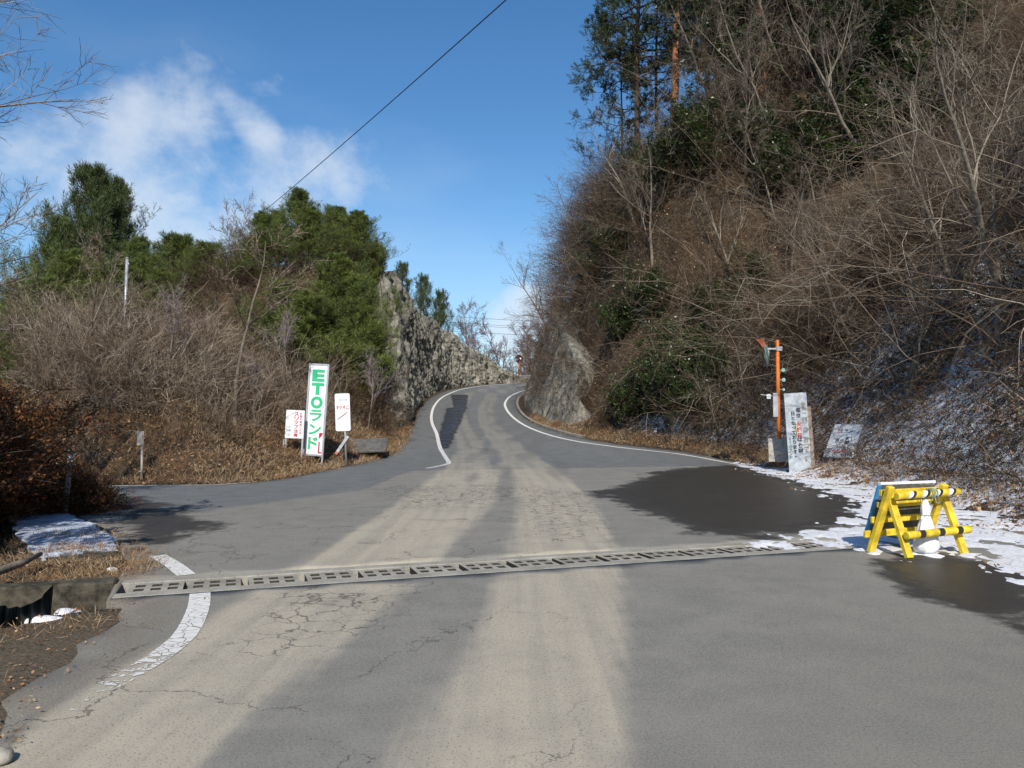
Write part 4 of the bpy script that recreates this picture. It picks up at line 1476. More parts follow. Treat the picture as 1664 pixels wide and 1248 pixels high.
def brush_mass(name, base, nrm, rng, length=(1.5, 3.5), kids=5, grand=4, mat='twig', label='', wig=0.12, lift=-0.02, rad=0.008, jit=0.6, bias=(0, 0, 0), kk=None):
    N = len(base)
    d = nrm + rng.randn(N, 3) * jit + np.array(bias)
    d[:, 2] = np.abs(d[:, 2]) + 0.15
    L = rng.uniform(length[0], length[1], N)
    L = L * (kk if kk is not None else 1.0)
    P = grow(base, d, L, 7, wig, lift, rng)
    pl = Plant().tubes(P, rad * L / length[1] + 0.003, 0.003, 3, rng=rng)
    if kids:
        P1, pi, t, L1 = child(P, kids, 0.12, 1.0, 0.6, 0.25, 0.55, 5, wig, lift, rng, 0.05, L, 0.4)
        pl.tubes(P1, 0.0055, 0.0028, 3, rng=rng)
        if grand:
            P2, pi2, t2, L2 = child(P1, grand, 0.1, 1.0, 0.65, 0.25, 0.6, 4, wig, lift, rng, 0.0, L1, 0.4)
            pl.tubes(P2, 0.0042, 0.0022, 3, rng=rng)
    me = pl.mesh(name)
    return setp(link(name, me, None, M[mat]), label, kind='stuff')


def scatter_ground(x0, x1, y0, y1, n, cond, seed):
    g = rs(seed)
    x, y = g.uniform(x0, x1, n), g.uniform(y0, y1, n)
    sd, rt = ground_info(x, y)
    k = cond(x, y, sd, rt, g)
    x, y, sd, rt = x[k], y[k], sd[k], rt[k]
    z = H(x, y, sd, rt)
    e = 0.25
    zx, zy = H(x + e, y), H(x, y + e)
    nr = norm(np.stack([-(zx - z) / e, -(zy - z) / e, np.ones(len(z))], 1))
    return np.stack([x, y, z], 1), nr, sd


BUSHES = [
    (1085, 690, 30.5, 0, 1.0, 'dark glossy evergreen bush on the right verge behind the curve line'),
    (1135, 700, 28.6, 0, 0.85, 'glossy dark bush at the right of the verge bushes, nearest the saplings'),
    (1030, 690, 32, 1, 0.9, 'lower left evergreen bush beside the dry bank'),
    (1140, 640, 30, 1, 1.1, 'evergreen bush above the pale saplings'),
    (1290, 330, 30, 1, 1.25, 'bright green bush high on the slope among bare twigs'),
    (1110, 320, 39, 1, 1.5, 'evergreen bush at the foot of the orange-trunked pine'),
    (1050, 330, 42, 1, 1.3, 'evergreen bush under the dark-trunked pine'),
    (1440, 230, 27, 2, 1.15, 'large dark evergreen tree in the upper right of the wood'),
    (1370, 120, 32, 2, 1.1, 'dark evergreen tree behind the large pale limb'),
    (1520, 250, 24, 0, 0.9, 'green-leaved bush beside the multi-stemmed bare tree'),
    (960, 345, 45, 1, 0.9, 'olive green bush on the left shoulder of the hill'),
    (1000, 440, 41, 0, 0.8, 'green bush half way up the steep left end of the hill'),
    (1060, 520, 35, 1, 0.9, 'dark bush in the middle of the brown thicket'),
    (1230, 480, 30, 1, 0.7, 'dark low bush in the brown thicket above the mirror'),
    (1255, 275, 31, 1, 1.2, 'yellowish green bush left of the bright green one high on the slope'),
    (1150, 300, 36, 0, 1.1, 'dark evergreen bush right of the foot of the orange-trunked pine'),
    (1480, 130, 27, 2, 1.0, 'glossy evergreen tree above the large dark one at the top right'),
    (1400, 300, 26, 0, 1.2, 'dark evergreen bush under the pale limb at the upper right'),
    (1010, 560, 36, 1, 0.8, 'olive bush low on the steep left end of the hill'),
    (1180, 560, 30, 0, 0.75, 'dark evergreen bush between the verge bushes and the mirror'),
]


def bush_foot(u, v, y):
    p = hit(u, v, 8, 70)
    if abs(p.y - y) > 8 or p.y > 69:
        x = px(u, v).x * y
        p = Vector((x, y, H1(x, y)))
    return p


_lanes = []
for (u, v, y, k, sc, lab) in BUSHES:
    p = bush_foot(u, v, y)
    q = Vector((p.x, p.y)) * (1 - 2.2 / p.y)
    _lanes.append(((p.x, p.y), (q.x, q.y), (1.0, 0.8, 1.3)[k] * sc))
_lanes.append(((8.5, 41.0), (7.3, 35.5), 1.3))


def lane(x, y):
    """True where brush would hide an evergreen bush or the orange trunk"""
    c = np.zeros(np.shape(x), bool)
    for a_, b_, r_ in _lanes:
        c |= seg_dist(x, y, [a_, b_], False) < r_
    return c


# ------------------------------------------------------------------ the thickets
# right hillside: several depths so the tangle is thick
B, Nn, sd = scatter_ground(1.0, 36, 9, 62, 70000, lambda x, y, s, r, g: r & (s > np.where(y > 35.5, 1.9, 1.6)) & ((y < 36) | (s > 3.6) | (g.uniform(0, 1, len(x)) < 0.85)) & (~lane(x, y) | (g.uniform(0, 1, len(x)) < 0.42)) & (s < 17) & (x < y * 0.80 + 1) & (g.uniform(0, 1, len(x)) < np.where(y < 24, np.clip((s - 1.5) / 7, 0.05, 0.9), 1.0) * np.where((y < 27) & (s < 5), 0.35, 1) * np.clip(1.2 - s / 26, 0.25, 1) * (0.12 + 0.88 * (fnoise(x, y, 1.1, 8) > -0.05))), 1)
g_ = rs(5)
pick = g_.permutation(len(B))[:8600]
pick_n = pick[:6000]; pick_f = pick[6000:]
tall = (0.55 + 0.45 * np.clip(sd / 4, 0, 1)) * np.where((sd > 8) & (B[:, 1] > 30), 0.5, 1.0)
brush_mass('undergrowth', B[pick_n], Nn[pick_n], rs(11), (1.2, 3.4), 6, 5, 'twig', 'tangled brown bare undergrowth covering the right hillside', 0.16, -0.04, 0.010, 0.75, (-0.35, -0.25, 0.1), tall[pick_n])
brush_mass('undergrowth', B[pick_f], Nn[pick_f], rs(12), (1.4, 4.2), 4, 4, 'twig_tan', 'paler thin stems mixed through the right hillside thicket', 0.17, -0.06, 0.013, 0.75, (-0.5, -0.3, 0.0), tall[pick_f])
B2, N2, sd2 = scatter_ground(3.0, 34, 11, 50, 14000, lambda x, y, s, r, g: r & (s > 3.0) & (s < 18) & ~lane(x, y) & (y < 36 + 0.8 * (x - 5)) & (x < y * 0.80 + 1) & (g.uniform(0, 1, len(x)) < np.where(y < 22, 0.35, 1)), 9)
brush_mass('long_stems', B2[:420], N2[:420], rs(18), (2.8, 6.5), 5, 5, 'twig_pale', 'long pale branches arching out over the right hillside', 0.13, -0.045, 0.022, 0.5, (-0.9, -0.45, 0.1))
# low litter-coloured scrub at the foot of the slope
B, Nn, sd = scatter_ground(1.5, 16, 10, 40, 14000, lambda x, y, s, r, g: r & (s > 0.7) & (s < 5) & (y < 36) & (x < y * 0.70 + 1), 2)
g_ = rs(6); pick = g_.permutation(len(B))[:1500]
brush_mass('scrub', B[pick], Nn[pick], rs(13), (0.3, 1.1), 5, 3, 'twig', 'low dead scrub at the foot of the right slope', 0.2, -0.08, 0.005, 0.9)
# left bank
B, Nn, sd = scatter_ground(-30, -4.6, 18, 40, 30000, lambda x, y, s, r, g: (~r) & (s > 1.6) & (s < 20) & (y > 18) & (y < 33.5 - 0.12 * (x + 20)) & (x > -0.60 * y) & (g.uniform(0, 1, len(x)) < np.clip((s - 1.3) / 3.0, 0.12, 1) * (0.08 + 0.92 * (fnoise(x, y, 1.3, 6) > -0.1))), 3)
g_ = rs(7); pick = g_.permutation(len(B))[:5200]
tl = (0.42 + 0.5 * np.clip((sd - 1) / 4, 0, 1)) * (1 - 0.55 * smooth(22, 30, B[:, 1])) * np.where(B[:, 0] > -9, 0.8, 1)
brush_mass('undergrowth', B[pick[:3300]], Nn[pick[:3300]], rs(14), (1.0, 3.3), 6, 5, 'twig_pale', 'pale tan bare thicket covering the left bank', 0.12, -0.03, 0.009, 0.5, (-0.1, -0.05, 0.5), tl[pick[:3300]])
brush_mass('undergrowth', B[pick[3300:4700]], Nn[pick[3300:4700]], rs(15), (0.8, 2.2), 5, 4, 'twig', 'darker brown stems low in the left thicket', 0.14, -0.04, 0.008, 0.6, (0, -0.1, 0.4), tl[pick[3300:4700]])


B, Nn, sd = scatter_ground(-17, -4.8, 27, 40, 12000, lambda x, y, s, r, g: (~r) & (s > 0.9) & (s < 20) & (y > 33.0 - 0.12 * (x + 20)) & (y < 39) & ((y < 37) | (s > 3)), 4)
brush_mass('scrub', B[:1500], Nn[:1500], rs(16), (0.5, 1.7), 6, 5, 'twig', 'brown and olive scrub under the pines by the rock wall', 0.16, -0.03, 0.007, 0.7, (0, -0.3, 0.3))
B, Nn, sd = scatter_ground(-22, -5, 20, 33, 4000, lambda x, y, s, r, g: (~r) & (s > 2.0) & (s < 14), 26)
brush_mass('long_stems', B[:330], Nn[:330], rs(17), (1.5, 3.0), 4, 3, 'twig_pale', 'long pale arching stems standing out of the left thicket', 0.12, -0.05, 0.017, 0.6, (0, -0.2, 0.6))


# dry grass and fallen leaves
def grass_mass(name, B, Nn, rng, hgt, label, mat='grass', per=1, wdt=0.006, lay=0.8):
    B = np.repeat(B, per, 0); Nn = np.repeat(Nn, per, 0)
    C = B + rng.randn(len(B), 3) * np.array([0.07, 0.07, 0])
    D = norm(Nn * 0.6 + rng.randn(len(B), 3) * lay + np.array([0, 0, 0.35]))
    D[:, 2] = np.abs(D[:, 2])
    L = rng.uniform(hgt[0], hgt[1], len(B))
    pl = Plant()
    blades(pl, C, D, L, wdt, rng, rng.uniform(0, 1, len(B)))
    return setp(link(name, pl.mesh(name), None, M[mat]), label, kind='stuff')


def leaf_mass(name, B, Nn, rng, size, label):
    pl = Plant()
    n = len(B)
    nr = norm(Nn + rng.randn(n, 3) * 0.5)
    a = norm(np.cross(nr, rng.randn(n, 3))); b = np.cross(nr, a)
    s = rng.uniform(size[0], size[1], n)[:, None]
    pl.quads(B + Nn * rng.uniform(0.0, 0.05, n)[:, None], a * s, b * s * 0.6, rng.uniform(0, 1, n))
    return setp(link(name, pl.mesh(name), None, M['dead_leaf']), label, kind='stuff')


B, Nn, sd = scatter_ground(-22, -4, 17.3, 42, 90000, lambda x, y, s, r, g: (~r) & (s > -0.02) & (s < 8) & (y > 17) & (x > -0.7 * y) & (g.uniform(0, 1, len(x)) < np.clip(1.15 - s / 7, 0.1, 1)), 21)
grass_mass('dry_grass', B[:24000], Nn[:24000], rs(31), (0.06, 0.26), 'dry tan grass on the left bank', per=3, wdt=0.006, lay=0.9)
B, Nn, sd = scatter_ground(1, 14, 9, 44, 90000, lambda x, y, s, r, g: r & (s > 0.02) & (x < 0.72 * y) & (g.uniform(0, 1, len(x)) < np.where(s < 1.4, 1.0, 0.1) * np.where(y < 22, 0.25, 1)), 22)
grass_mass('dry_grass', B[:13000], Nn[:13000], rs(32), (0.06, 0.24), 'dry orange-tan grass along the right verge', per=3, wdt=0.006, lay=0.8)
B, Nn, sd = scatter_ground(1.5, 20, 8, 40, 160000, lambda x, y, s, r, g: r & (s > 0.1) & (s < 13) & (x < 0.75 * y), 23)
leaf_mass('fallen_leaves', B[:24000], Nn[:24000], rs(33), (0.022, 0.06), 'brown fallen leaves over the snowy right slope')
B, Nn, sd = scatter_ground(-16, -4, 17.4, 36, 60000, lambda x, y, s, r, g: (~r) & (s > 0.05) & (s < 6) & (y > 17), 24)
leaf_mass('fallen_leaves', B[:12000], Nn[:12000], rs(34), (0.02, 0.05), 'fallen leaves and stones colour on the left bank')
B, Nn, sd = scatter_ground(-6.5, -2.3, 3.5, 9.5, 30000, lambda x, y, s, r, g: (~r) & (s > 0.12) & (np.abs((x - DO[0]) * DN[0] + (y - DO[1]) * DN[1]) > 0.45) & (fnoise(x, y, 1.6, 5) + g.uniform(-.5, .5, len(x)) > 0.12), 25)
B2, N2, sd2 = scatter_ground(2.5, 9, 6.5, 22, 60000, lambda x, y, s, r, g: r & (s > -2.2) & (fnoise(x, y, 1.2, 3) + g.uniform(-1, 1, len(x)) > 0.9 + 0.3 * np.maximum(-s, 0)), 27)
B2[:, 2] = np.where(sd2 < 0, road_z(B2[:, 0], B2[:, 1]) + 0.018, B2[:, 2] + 0.02)
leaf_mass('fallen_leaves', B2[:5200], np.tile(np.array([[0, 0, 1.0]]), (len(B2[:5200]), 1)), rs(37), (0.012, 0.032), 'leaf scraps blown over the thin snow at the road edge')
B3, N3, sd3 = scatter_ground(-6.2, -3.3, 7.45, 10.2, 40000, lambda x, y, s, r, g: (s > -0.25) & (y > 7.55) & ((x + 4.6) * 0.3 + fnoise(x, y, 2.3, 2) * 0.8 + g.uniform(-.6, .6, len(x)) > np.where(y > 8.6, 0.35, -0.25)), 28)
B3[:, 2] = np.maximum(B3[:, 2], np.where(inside(B3[:, 0], B3[:, 1], [(-4.22, 8.66), (-4.98, 8.3), (-7.75, 12.2), (-7.0, 12.6), (-5.2, 10.35)]), 0.075, np.where(sd3 < 0, 0.015, -9)))
B4, N4, sd4 = scatter_ground(-6.5, -2.2, 3.3, 8.2, 40000, lambda x, y, s, r, g: (~r) & (s > -0.12) & (np.abs((x - DO[0]) * DN[0] + (y - DO[1]) * DN[1]) > 0.45), 29)
B4[:, 2] = np.where(sd4 < 0, 0.016, B4[:, 2] + 0.004)
leaf_mass('leaf_litter', B4[:2600], N4[:2600], rs(39), (0.004, 0.016), 'crumbs of leaf, bark and grit on the dirt in the left foreground')
grass_mass('dry_needles', B3[:2600], N3[:2600], rs(38), (0.04, 0.13), 'brown stalks and needles heaped at the near end of the icy slab', per=2, wdt=0.0028, lay=1.3)
grass_mass('dry_needles', B[:3600], Nn[:3600], rs(35), (0.05, 0.16), 'brown needles and stalks littering the dirt in the left foreground', per=2, wdt=0.0022, lay=1.6)

# ------------------------------------------------------------------ trees and bushes as things
T1 = [bare_tree(101, 6.5, 0.085, (-0.15, -.1), 9, 0.8, 0.2), bare_tree(102, 7.5, 0.10, (-0.45, -.15), 10, 0.75, 0.1), bare_tree(103, 5.0, 0.06, (0.1, 0), 11, 0.6, 0.35, stems=3, dens=0.8),
      bare_tree(104, 8.5, 0.11, (-0.8, -0.3), 11, 0.7, 0.05, dens=1.1)]
right_trees = [
    # u, v of the foot, depth, prototype, scale, rotation, label
    (1262, 262, 33, 1, 1.0, 0.2, 'grey bare tree leaning left in front of the orange-trunked pines'),
    (1425, 285, 26, 3, 0.95, 0.0, 'large pale bare tree with a long limb arching left across the upper right hillside'),
    (1560, 270, 22, 2, 1.25, 0.4, 'pale multi-stemmed bare tree beside the dark evergreen at the top right'),
    (1640, 250, 19, 3, 0.9, 0.3, 'bare tree at the right edge whose tan branches cross the top right corner'),
    (1500, 420, 23, 1, 0.8, 0.9, 'bare tree with leaning thin trunk in the middle of the right slope'),
    (1330, 440, 27, 0, 0.8, 2.0, 'small bare tree among brown scrub above the orange mirror pole'),
    (1185, 440, 32, 2, 0.8, 1.0, 'bare tree below the red pine trunks'),
    (1060, 440, 37, 0, 0.9, 4.1, 'bare tree halfway up the left part of the hillside'),
    (985, 300, 46, 0, 0.85, 0.5, 'bare tree with ivy-dark trunk standing on the left shoulder of the hill'),
    (960, 440, 44, 1, 0.75, 0.2, 'slim bare tree on the hill edge against the sky'),
    (915, 520, 50, 3, 0.72, 0.0, 'bare tree reaching out over the road from the top of the slanting rock'),
    (930, 600, 44, 2, 0.8, 0.9, 'bare shrub tree rooted on the slanting rock face'),
    (1210, 700, 27, 0, 0.62, 2.6, 'small bare sapling with a pale crooked trunk behind the right verge'),
    (1170, 712, 27.5, 2, 0.55, 1.6, 'thin bare sapling left of the crooked one on the right verge'),
    (1480, 640, 17, 2, 0.7, 5.1, 'bare shrub tree on the snowy slope above the yellow barrier'),
    (1620, 560, 15.5, 0, 0.8, 0.7, 'bare tree low on the dark right edge of the slope'),
    (1390, 560, 21, 3, 0.6, 0.2, 'bare tree bending left above the leaning white board'),
    (1280, 130, 36, 3, 0.9, 0.3, 'bare tree high on the hill with branches against the dark evergreen'),
    (1540, 110, 27, 1, 1.1, 0.1, 'bare tree near the top right corner with reddish-tan twigs'),
]


def rooted(u, v, y):
    """a foot on the ground in the direction of pixel column u, near depth y"""
    q = px(u, v)
    best = hit(u, v, 8, 70)
    if abs(best.y - y) < 7:
        return best
    x = q.x * y
    return Vector((x, y, H1(x, y)))


for (u, v, y, k, sc, rz, lab) in right_trees:
    p = rooted(u, v, y)
    plant('bare_tree', T1[k], lab, 'tree', p - Vector((0, 0, 0.1)), rz, sc, 'bare trees on the right hillside')
# filler trees through the wood, indistinguishable from each other
g_ = rs(77)
filler = [(g_.uniform(1000, 1650), g_.uniform(60, 480)) for _ in range(30)]
for i, (u, v) in enumerate(filler):
    p = hit(u, v, 8, 70)
    if p.y > 69:
        continue
    plant('bare_tree', T1[i % 4], 'bare brown tree lost in the tangle of the right hillside', 'tree', p - Vector((0, 0, .1)), g_.uniform(-0.6, 0.9), g_.uniform(0.5, 0.85), 'tangled trees of the right hillside')

TP = [tall_pine(201, 18.5, 0.25, 0.56, 'bark_red', (0.02, 0)), tall_pine(202, 15, 0.17, 0.30, 'bark_dark', (-0.02, 0)), tall_pine(203, 15.5, 0.15, 0.2, 'bark_dark', (0.0, 0), (-0.35, -0.1))]
for (u, v, y, k, sc, rz, lab) in [
    (1094, 245, 42, 0, 1.0, 0.4, 'tall red-barked pine whose bright orange trunk rises bare above the hill'),
    (1034, 255, 47, 1, 1.05, 1.4, 'tall dark-trunked pine left of the orange-trunked pine'),
    (1203, 190, 42, 0, 0.85, 2.7, 'second red-barked pine, half hidden behind bare branches'),
    (1068, 230, 50, 2, 0.85, 0.0, 'dark pine with low foliage behind the orange trunk'),
    (1035, 200, 46, 2, 1.1, 5.5, 'dark pine whose long boughs reach left against the sky'),
    (1010, 235, 50, 2, 0.6, 3.3, 'short dark pine at the left end of the pine row'),
    (1175, 150, 40, 1, 1.0, 1.1, 'dark-trunked pine right of the tall orange one'),
    (1240, 150, 38, 0, 0.9, 3.9, 'third red-barked pine, furthest right of the three'),
    (1330, 100, 36, 1, 0.95, 2.2, 'dark pine whose crown fills the top of the picture right of the red ones'),
    (1150, 150, 46, 2, 1.0, 1.9, 'dark pine between the two orange-trunked pines'),
    (1300, 100, 42, 1, 0.9, 0.6, 'dark pine behind the bare trees at the top of the hill'),
]:
    q = px(u, v)
    x = q.x * y
    plant('pine_tree', TP[k], lab, 'pine tree', (x, y, min(H1(x, y) + 0.0, q.z * y + CAM_H) - 0.3 if k == 0 else H1(x, y) - 0.2), rz, sc, 'pines on top of the right hill')

g_ = rs(91)
LB = [leafy(301, 3.6, 2.1, 11, 0.062, 'leaf', 1.2, 13), leafy(302, 2.5, 1.8, 9, 0.062, 'leaf', 1.1, 12), leafy(303, 5.5, 2.3, 12, 0.08, 'leaf', 1.4, 12)]
for (u, v, y, k, sc, lab) in BUSHES:
    p = bush_foot(u, v, y)
    plant('evergreen_bush', LB[k], lab, 'bush', p - Vector((0, 0, 0.15)), u * 0.7, sc, 'evergreen bushes on the right hillside')

for i in range(18):
    u, y = g_.uniform(1160, 1720), g_.uniform(31, 52)
    x = px(u, 300).x * y
    if i % 2:
        plant('evergreen_tree', LB[2], 'dark evergreen tree deep in the wood along the top of the right hill', 'tree', (x, y, H1(x, y) - .2), u, g_.uniform(1.1, 1.7), 'dark evergreens along the hilltop')
    else:
        plant('pine_tree', TP[1 + i // 2 % 2], 'dark pine deep in the wood along the top of the right hill', 'pine tree', (x, y, H1(x, y) - .2), u, g_.uniform(0.6, 0.95), 'dark pines along the hilltop')
YP = [young_pine(401, 7.5, 2.9), young_pine(402, 6.0, 2.7), young_pine(403, 4.2, 1.4, 'needle', 0.7), young_pine(404, 7.0, 2.7, 'needle_dark'), young_pine(405, 5.5, 2.0, 'needle_dark', 0.36)]
for (u, top, y, k, sc, lab) in [
    (140, 300, 38, 3, 1.25, 'tallest dark pine of the left group, its crown topped by upright shoots'),
    (185, 325, 40, 3, 1.1, 'thin-topped pine just right of the tallest one on the left'),
    (90, 380, 37, 0, 1.05, 'broad pine at the left end of the left group'),
    (230, 400, 37, 0, 0.95, 'rounded pine behind the grey metal pole'),
    (287, 400, 40, 2, 1.5, 'small pointed pine right of the grey metal pole'),
    (262, 450, 35, 1, 0.85, 'low dense pine between the metal pole and the tangled bare tree'),
    (345, 412, 42, 2, 1.5, 'small thin pine under the overhead cable'),
    (20, 470, 34, 0, 0.9, 'dark pine at the far left edge behind the thicket'),
    (30, 560, 30, 1, 0.8, 'low dark pine at the left edge above the red shrub'),
    (480, 320, 38.5, 0, 1.0, 'tall olive pine in the middle of the pine clump by the rock wall'),
    (540, 345, 40, 1, 1.0, 'dense pine in the clump right of the tall olive one'),
    (578, 362, 40.5, 1, 0.85, 'pine on the top corner of the rock wall'),
    (430, 400, 37, 1, 0.9, 'spreading pine at the left side of the clump by the rock wall'),
    (535, 430, 35.5, 1, 0.95, 'low yellow-green pine in front of the rock wall clump'),
    (455, 470, 34.5, 1, 0.9, 'bushy pine low at the left foot of the pine clump'),
    (500, 500, 34, 2, 1.5, 'small pine among brown twigs below the pine clump'),
    (575, 520, 34.8, 2, 1.4, 'small pine above the rounded red-lettered sign'),
    (570, 405, 37.5, 1, 1.0, 'pine in the thick of the clump under the tallest tops'),
    (500, 395, 36.5, 1, 1.05, 'dense pine below the tall olive one'),
    (455, 360, 39.5, 0, 0.85, 'narrow pine just left of the tall olive one'),
    (603, 420, 38.6, 2, 0.9, 'pine shoots hanging over the near top edge of the rock wall'),
    (400, 460, 36, 1, 0.75, 'low pine behind the drooping tangled bare tree'),
    (15, 540, 26, 1, 0.8, 'dark low pine at the left edge, nearest of the left group'),
    (-15, 590, 22, 1, 0.7, 'dark pine half cut by the left edge above the red shrub'),
    (60, 520, 29, 1, 0.75, 'dark low pine where the thicket begins at the left'),
    (110, 430, 34.5, 1, 1.0, 'dense pine in the middle of the left group'),
    (60, 470, 33, 1, 0.95, 'bushy dark pine low in the left group'),
    (180, 440, 35.5, 1, 0.95, 'pine directly left of the grey metal pole'),
    (320, 440, 37, 1, 0.7, 'low pine between the two pine groups'),
    (583, 470, 35.6, 2, 1.0, 'young pine growing against the near corner of the rock wall'),
    (715, 490, 79, 4, 0.9, 'sparse pine showing above the middle of the rock wall'),
    (655, 440, 66, 4, 0.9, 'pine leaning out above the upper rock wall'),
    (690, 465, 74, 4, 0.95, 'small pine top peeping over the rock wall'),
]:
    h0 = {0: 7.5, 1: 6.0, 2: 4.2, 3: 7.0, 4: 5.5}[k]
    tp = at(u, top, y)
    gz = H1(tp.x, y) - 0.2
    sz = max((tp.z - gz) / h0 / 0.98, 0.45 * sc)
    sxy = min(max(sc, 0.75 * sz), 1.6 * sz)
    s2 = (sxy, sxy, sz)
    z = gz
    plant('pine_tree', YP[k], lab, 'pine tree', (tp.x, y, z), u * 0.37, s2, 'young pines on the left')

LT = [bare_tree(501, 5.2, 0.07, (0.03, 0), 10, 0.95, 0.0, 'bark_grey', 'twig_tan', 1.25, 0.42), bare_tree(502, 3.2, 0.045, (0.1, 0), 9, 0.6, 0.5, 'bark_grey', 'twig_purple', 1.1, 0.25)]
for (u, v, y, k, sc, rz, lab) in [
    (380, 690, 24.5, 0, 1.02, 0.3, 'pale-trunked bare tree with a drooping tangled top on the left bank'),
    (598, 700, 33, 1, 1.0, 0.9, 'small purplish bare tree in front of the near end of the rock wall'),
    (415, 700, 24, 1, 0.7, 2.9, 'dark crooked bare sapling left of the tall green-lettered sign'),
    (560, 640, 33.5, 1, 0.9, 1.9, 'bare sapling behind the small leaning sign'),
    (470, 640, 28, 1, 1.1, 4.0, 'bare sapling in the thicket behind the tall sign'),
    (270, 640, 25, 1, 1.0, 0.1, 'bare sapling in the middle of the left thicket'),
    (120, 640, 26, 0, 0.75, 1.1, 'bare tree in the left thicket above the red shrub'),
]:
    p = rooted(u, v, y)
    plant('bare_tree', LT[k], lab, 'tree', p - Vector((0, 0, .1)), rz, sc, 'bare trees on the left bank')

# bare trees beyond the crest
FT = [bare_tree(601, 7.0, 0.09, (0, 0), 12, 0.6, 0.3, 'bark_grey', 'twig_purple', 1.2, 0.2, 2.2), bare_tree(602, 6.0, 0.07, (0.1, 0), 12, 0.65, 0.35, 'bark_grey', 'twig_purple', 1.2, 0.15, 2.2, 2)]
g_ = rs(88)
far = [(775, 500, 86, 0), (800, 535, 92, 1), (822, 520, 90, 1), (850, 545, 88, 0), (870, 530, 95, 0), (888, 540, 90, 1), (905, 530, 93, 0), (785, 550, 84, 1), (760, 545, 82, 1), (835, 560, 84, 1), (862, 560, 83, 1), (880, 565, 84, 0), (925, 520, 96, 0)]
for i, (u, top, y, k) in enumerate(far):
    tp = at(u, top + 18, y); gz = H1(tp.x, y)
    hh = (7.0, 6.0)[k]
    plant('bare_tree', FT[k], 'purplish bare tree beyond the guardrail at the crest', 'tree', (tp.x, y, gz - .2), g_.uniform(0, 6), (tp.z - gz + 0.3) / hh, 'bare trees beyond the crest')

# near left: reddish shrub and the bare tree whose branches hang in from outside
RB = [leafy(701, 1.75, 1.5, 16, 0.026, 'leaf_red', 1.9, 20), leafy(702, 1.45, 1.4, 14, 0.026, 'leaf_red', 1.8, 18)]
for (x, y, k, sc, lab) in [(-7.1, 9.7, 0, (1.1, 0.95, 1.0), 'brown-red leafy shrub nearest the camera at the left edge'),
                           (-7.7, 11.7, 0, (1.15, 1.0, 0.98), 'brown-red leafy shrub whose low branches overhang the road edge'),
                           (-8.6, 10.6, 0, (1.2, 1.1, 1.15), 'brown-red leafy shrub behind the nearest one on the left'),
                           (-9.4, 12.6, 1, (1.2, 1.1, 1.2), 'brown-red leafy shrub furthest back on the left'),
                           (-6.9, 12.6, 1, (0.75, 0.7, 0.62), 'low reddish shrub end spilling over the side road')]:
    plant('red_shrub', RB[k], lab, 'shrub', (x, y, H1(x, y) - 0.05), x * 3, sc, 'reddish shrubs on the near left')

NT_ = bare_tree(801, 8.5, 0.13, (0.10, 0), 20, 0.85, 0.1, 'bark_grey', 'twig_grey', 1.0, 0.22, 0.9)
plant('evergreen_tree', LB[2], 'leafy evergreen tree standing left of the camera and shading the icy slab', 'tree', (-6.75, 5.5, -0.05), 0.4, 1.0)
for (x, y, sc_, rz_, lab_) in [(13.5, 9.0, 1.3, 1.7, 'leafy evergreen tree on the slope right of the camera, nearer the road'), (17.0, 12.5, 1.35, 3.1, 'leafy evergreen tree on the slope right of the camera, furthest up')]:
    plant('evergreen_tree', LB[2], lab_, 'tree', (x, y, H1(x, y) - 0.1), rz_, sc_, 'evergreen trees right of the camera')
plant('bare_tree', NT_, 'bare tree outside the left edge whose fine branches hang into the sky', 'tree', (-9.0, 10.3, 0.1), 0.6, 1.05)
plant('bare_tree', bare_tree(803, 5.2, 0.10, (0.12, 0), 16, 1.0, 0.0, 'bark_grey', 'twig_grey', 1.0, 0.3, 0.9), 'smaller bare tree at the left edge whose pale lower limbs reach in above the thicket', 'tree', (-8.55, 10.9, 0.1), 2.2, 1.0)

# ------------------------------------------------------------------ signs on the left bank
def stand(name, label, cat, u, v, y, yaw=0.0, lean=0.0, tip=0.0, group=None):
    p = at(u, v, y)
    return empty(name, label, cat, p, (tip, lean, yaw), group)


SC = 23.5 / F_PX          # metres per photograph pixel at the signs
# tall green-lettered sign
y0 = 23.3
t = stand('tall_sign', 'tall narrow white sign with large green letters in a grey frame', 'sign', 507, 762, y0, R(-3), R(3.4))
Wd, Ht = 0.60, 3.08
fr = MB()
for sx in (-1, 1):
    fr.beam((sx * (Wd / 2 - 0.025), 0.03, -0.35), (sx * (Wd / 2 - 0.025), 0.03, Ht), 0.055, 0.06)
fr.build('post_frame', M['galv'], t)
fr = MB()
fr.beam((-Wd / 2 + .05, 0.03, Ht - 0.025), (Wd / 2 - .05, 0.03, Ht - 0.025), 0.05, 0.05)
fr.beam((-Wd / 2 + .05, 0.03, 0.40), (Wd / 2 - .05, 0.03, 0.40), 0.05, 0.05)
fr.build('crossbar', M['galv'], t)
pb = MB(); flat_board(pb, Wd - 0.105, 0.425, Ht - 0.05, 0.02, 0.018)
pb = pb.build('panel', M['white'], t)
zt = Ht - 0.05
letters([('E', 0.0, zt - .30, .37, .355), ('T', 0.0, zt - .69, .37, .35), ('O', 0.0, zt - 1.09, .36, .36)], 'lettering', M['green_ink'], pb, 0.013, 0.055, True)
letters([('ラ', 0.0, zt - 1.47, .36, .33), ('ン', 0.0, zt - 1.875, .37, .31), ('ド', -0.035, zt - 2.28, .29, .36)], 'lettering', M['green_ink'], pb, 0.013, 0.03, True)
# red corner mark: the red outlined triangle at the lower right
rm = bmesh.new()


def fl(pts_):
    rm.faces.new([rm.verts.new((p[0], 0.012, p[1])) for p in pts_])


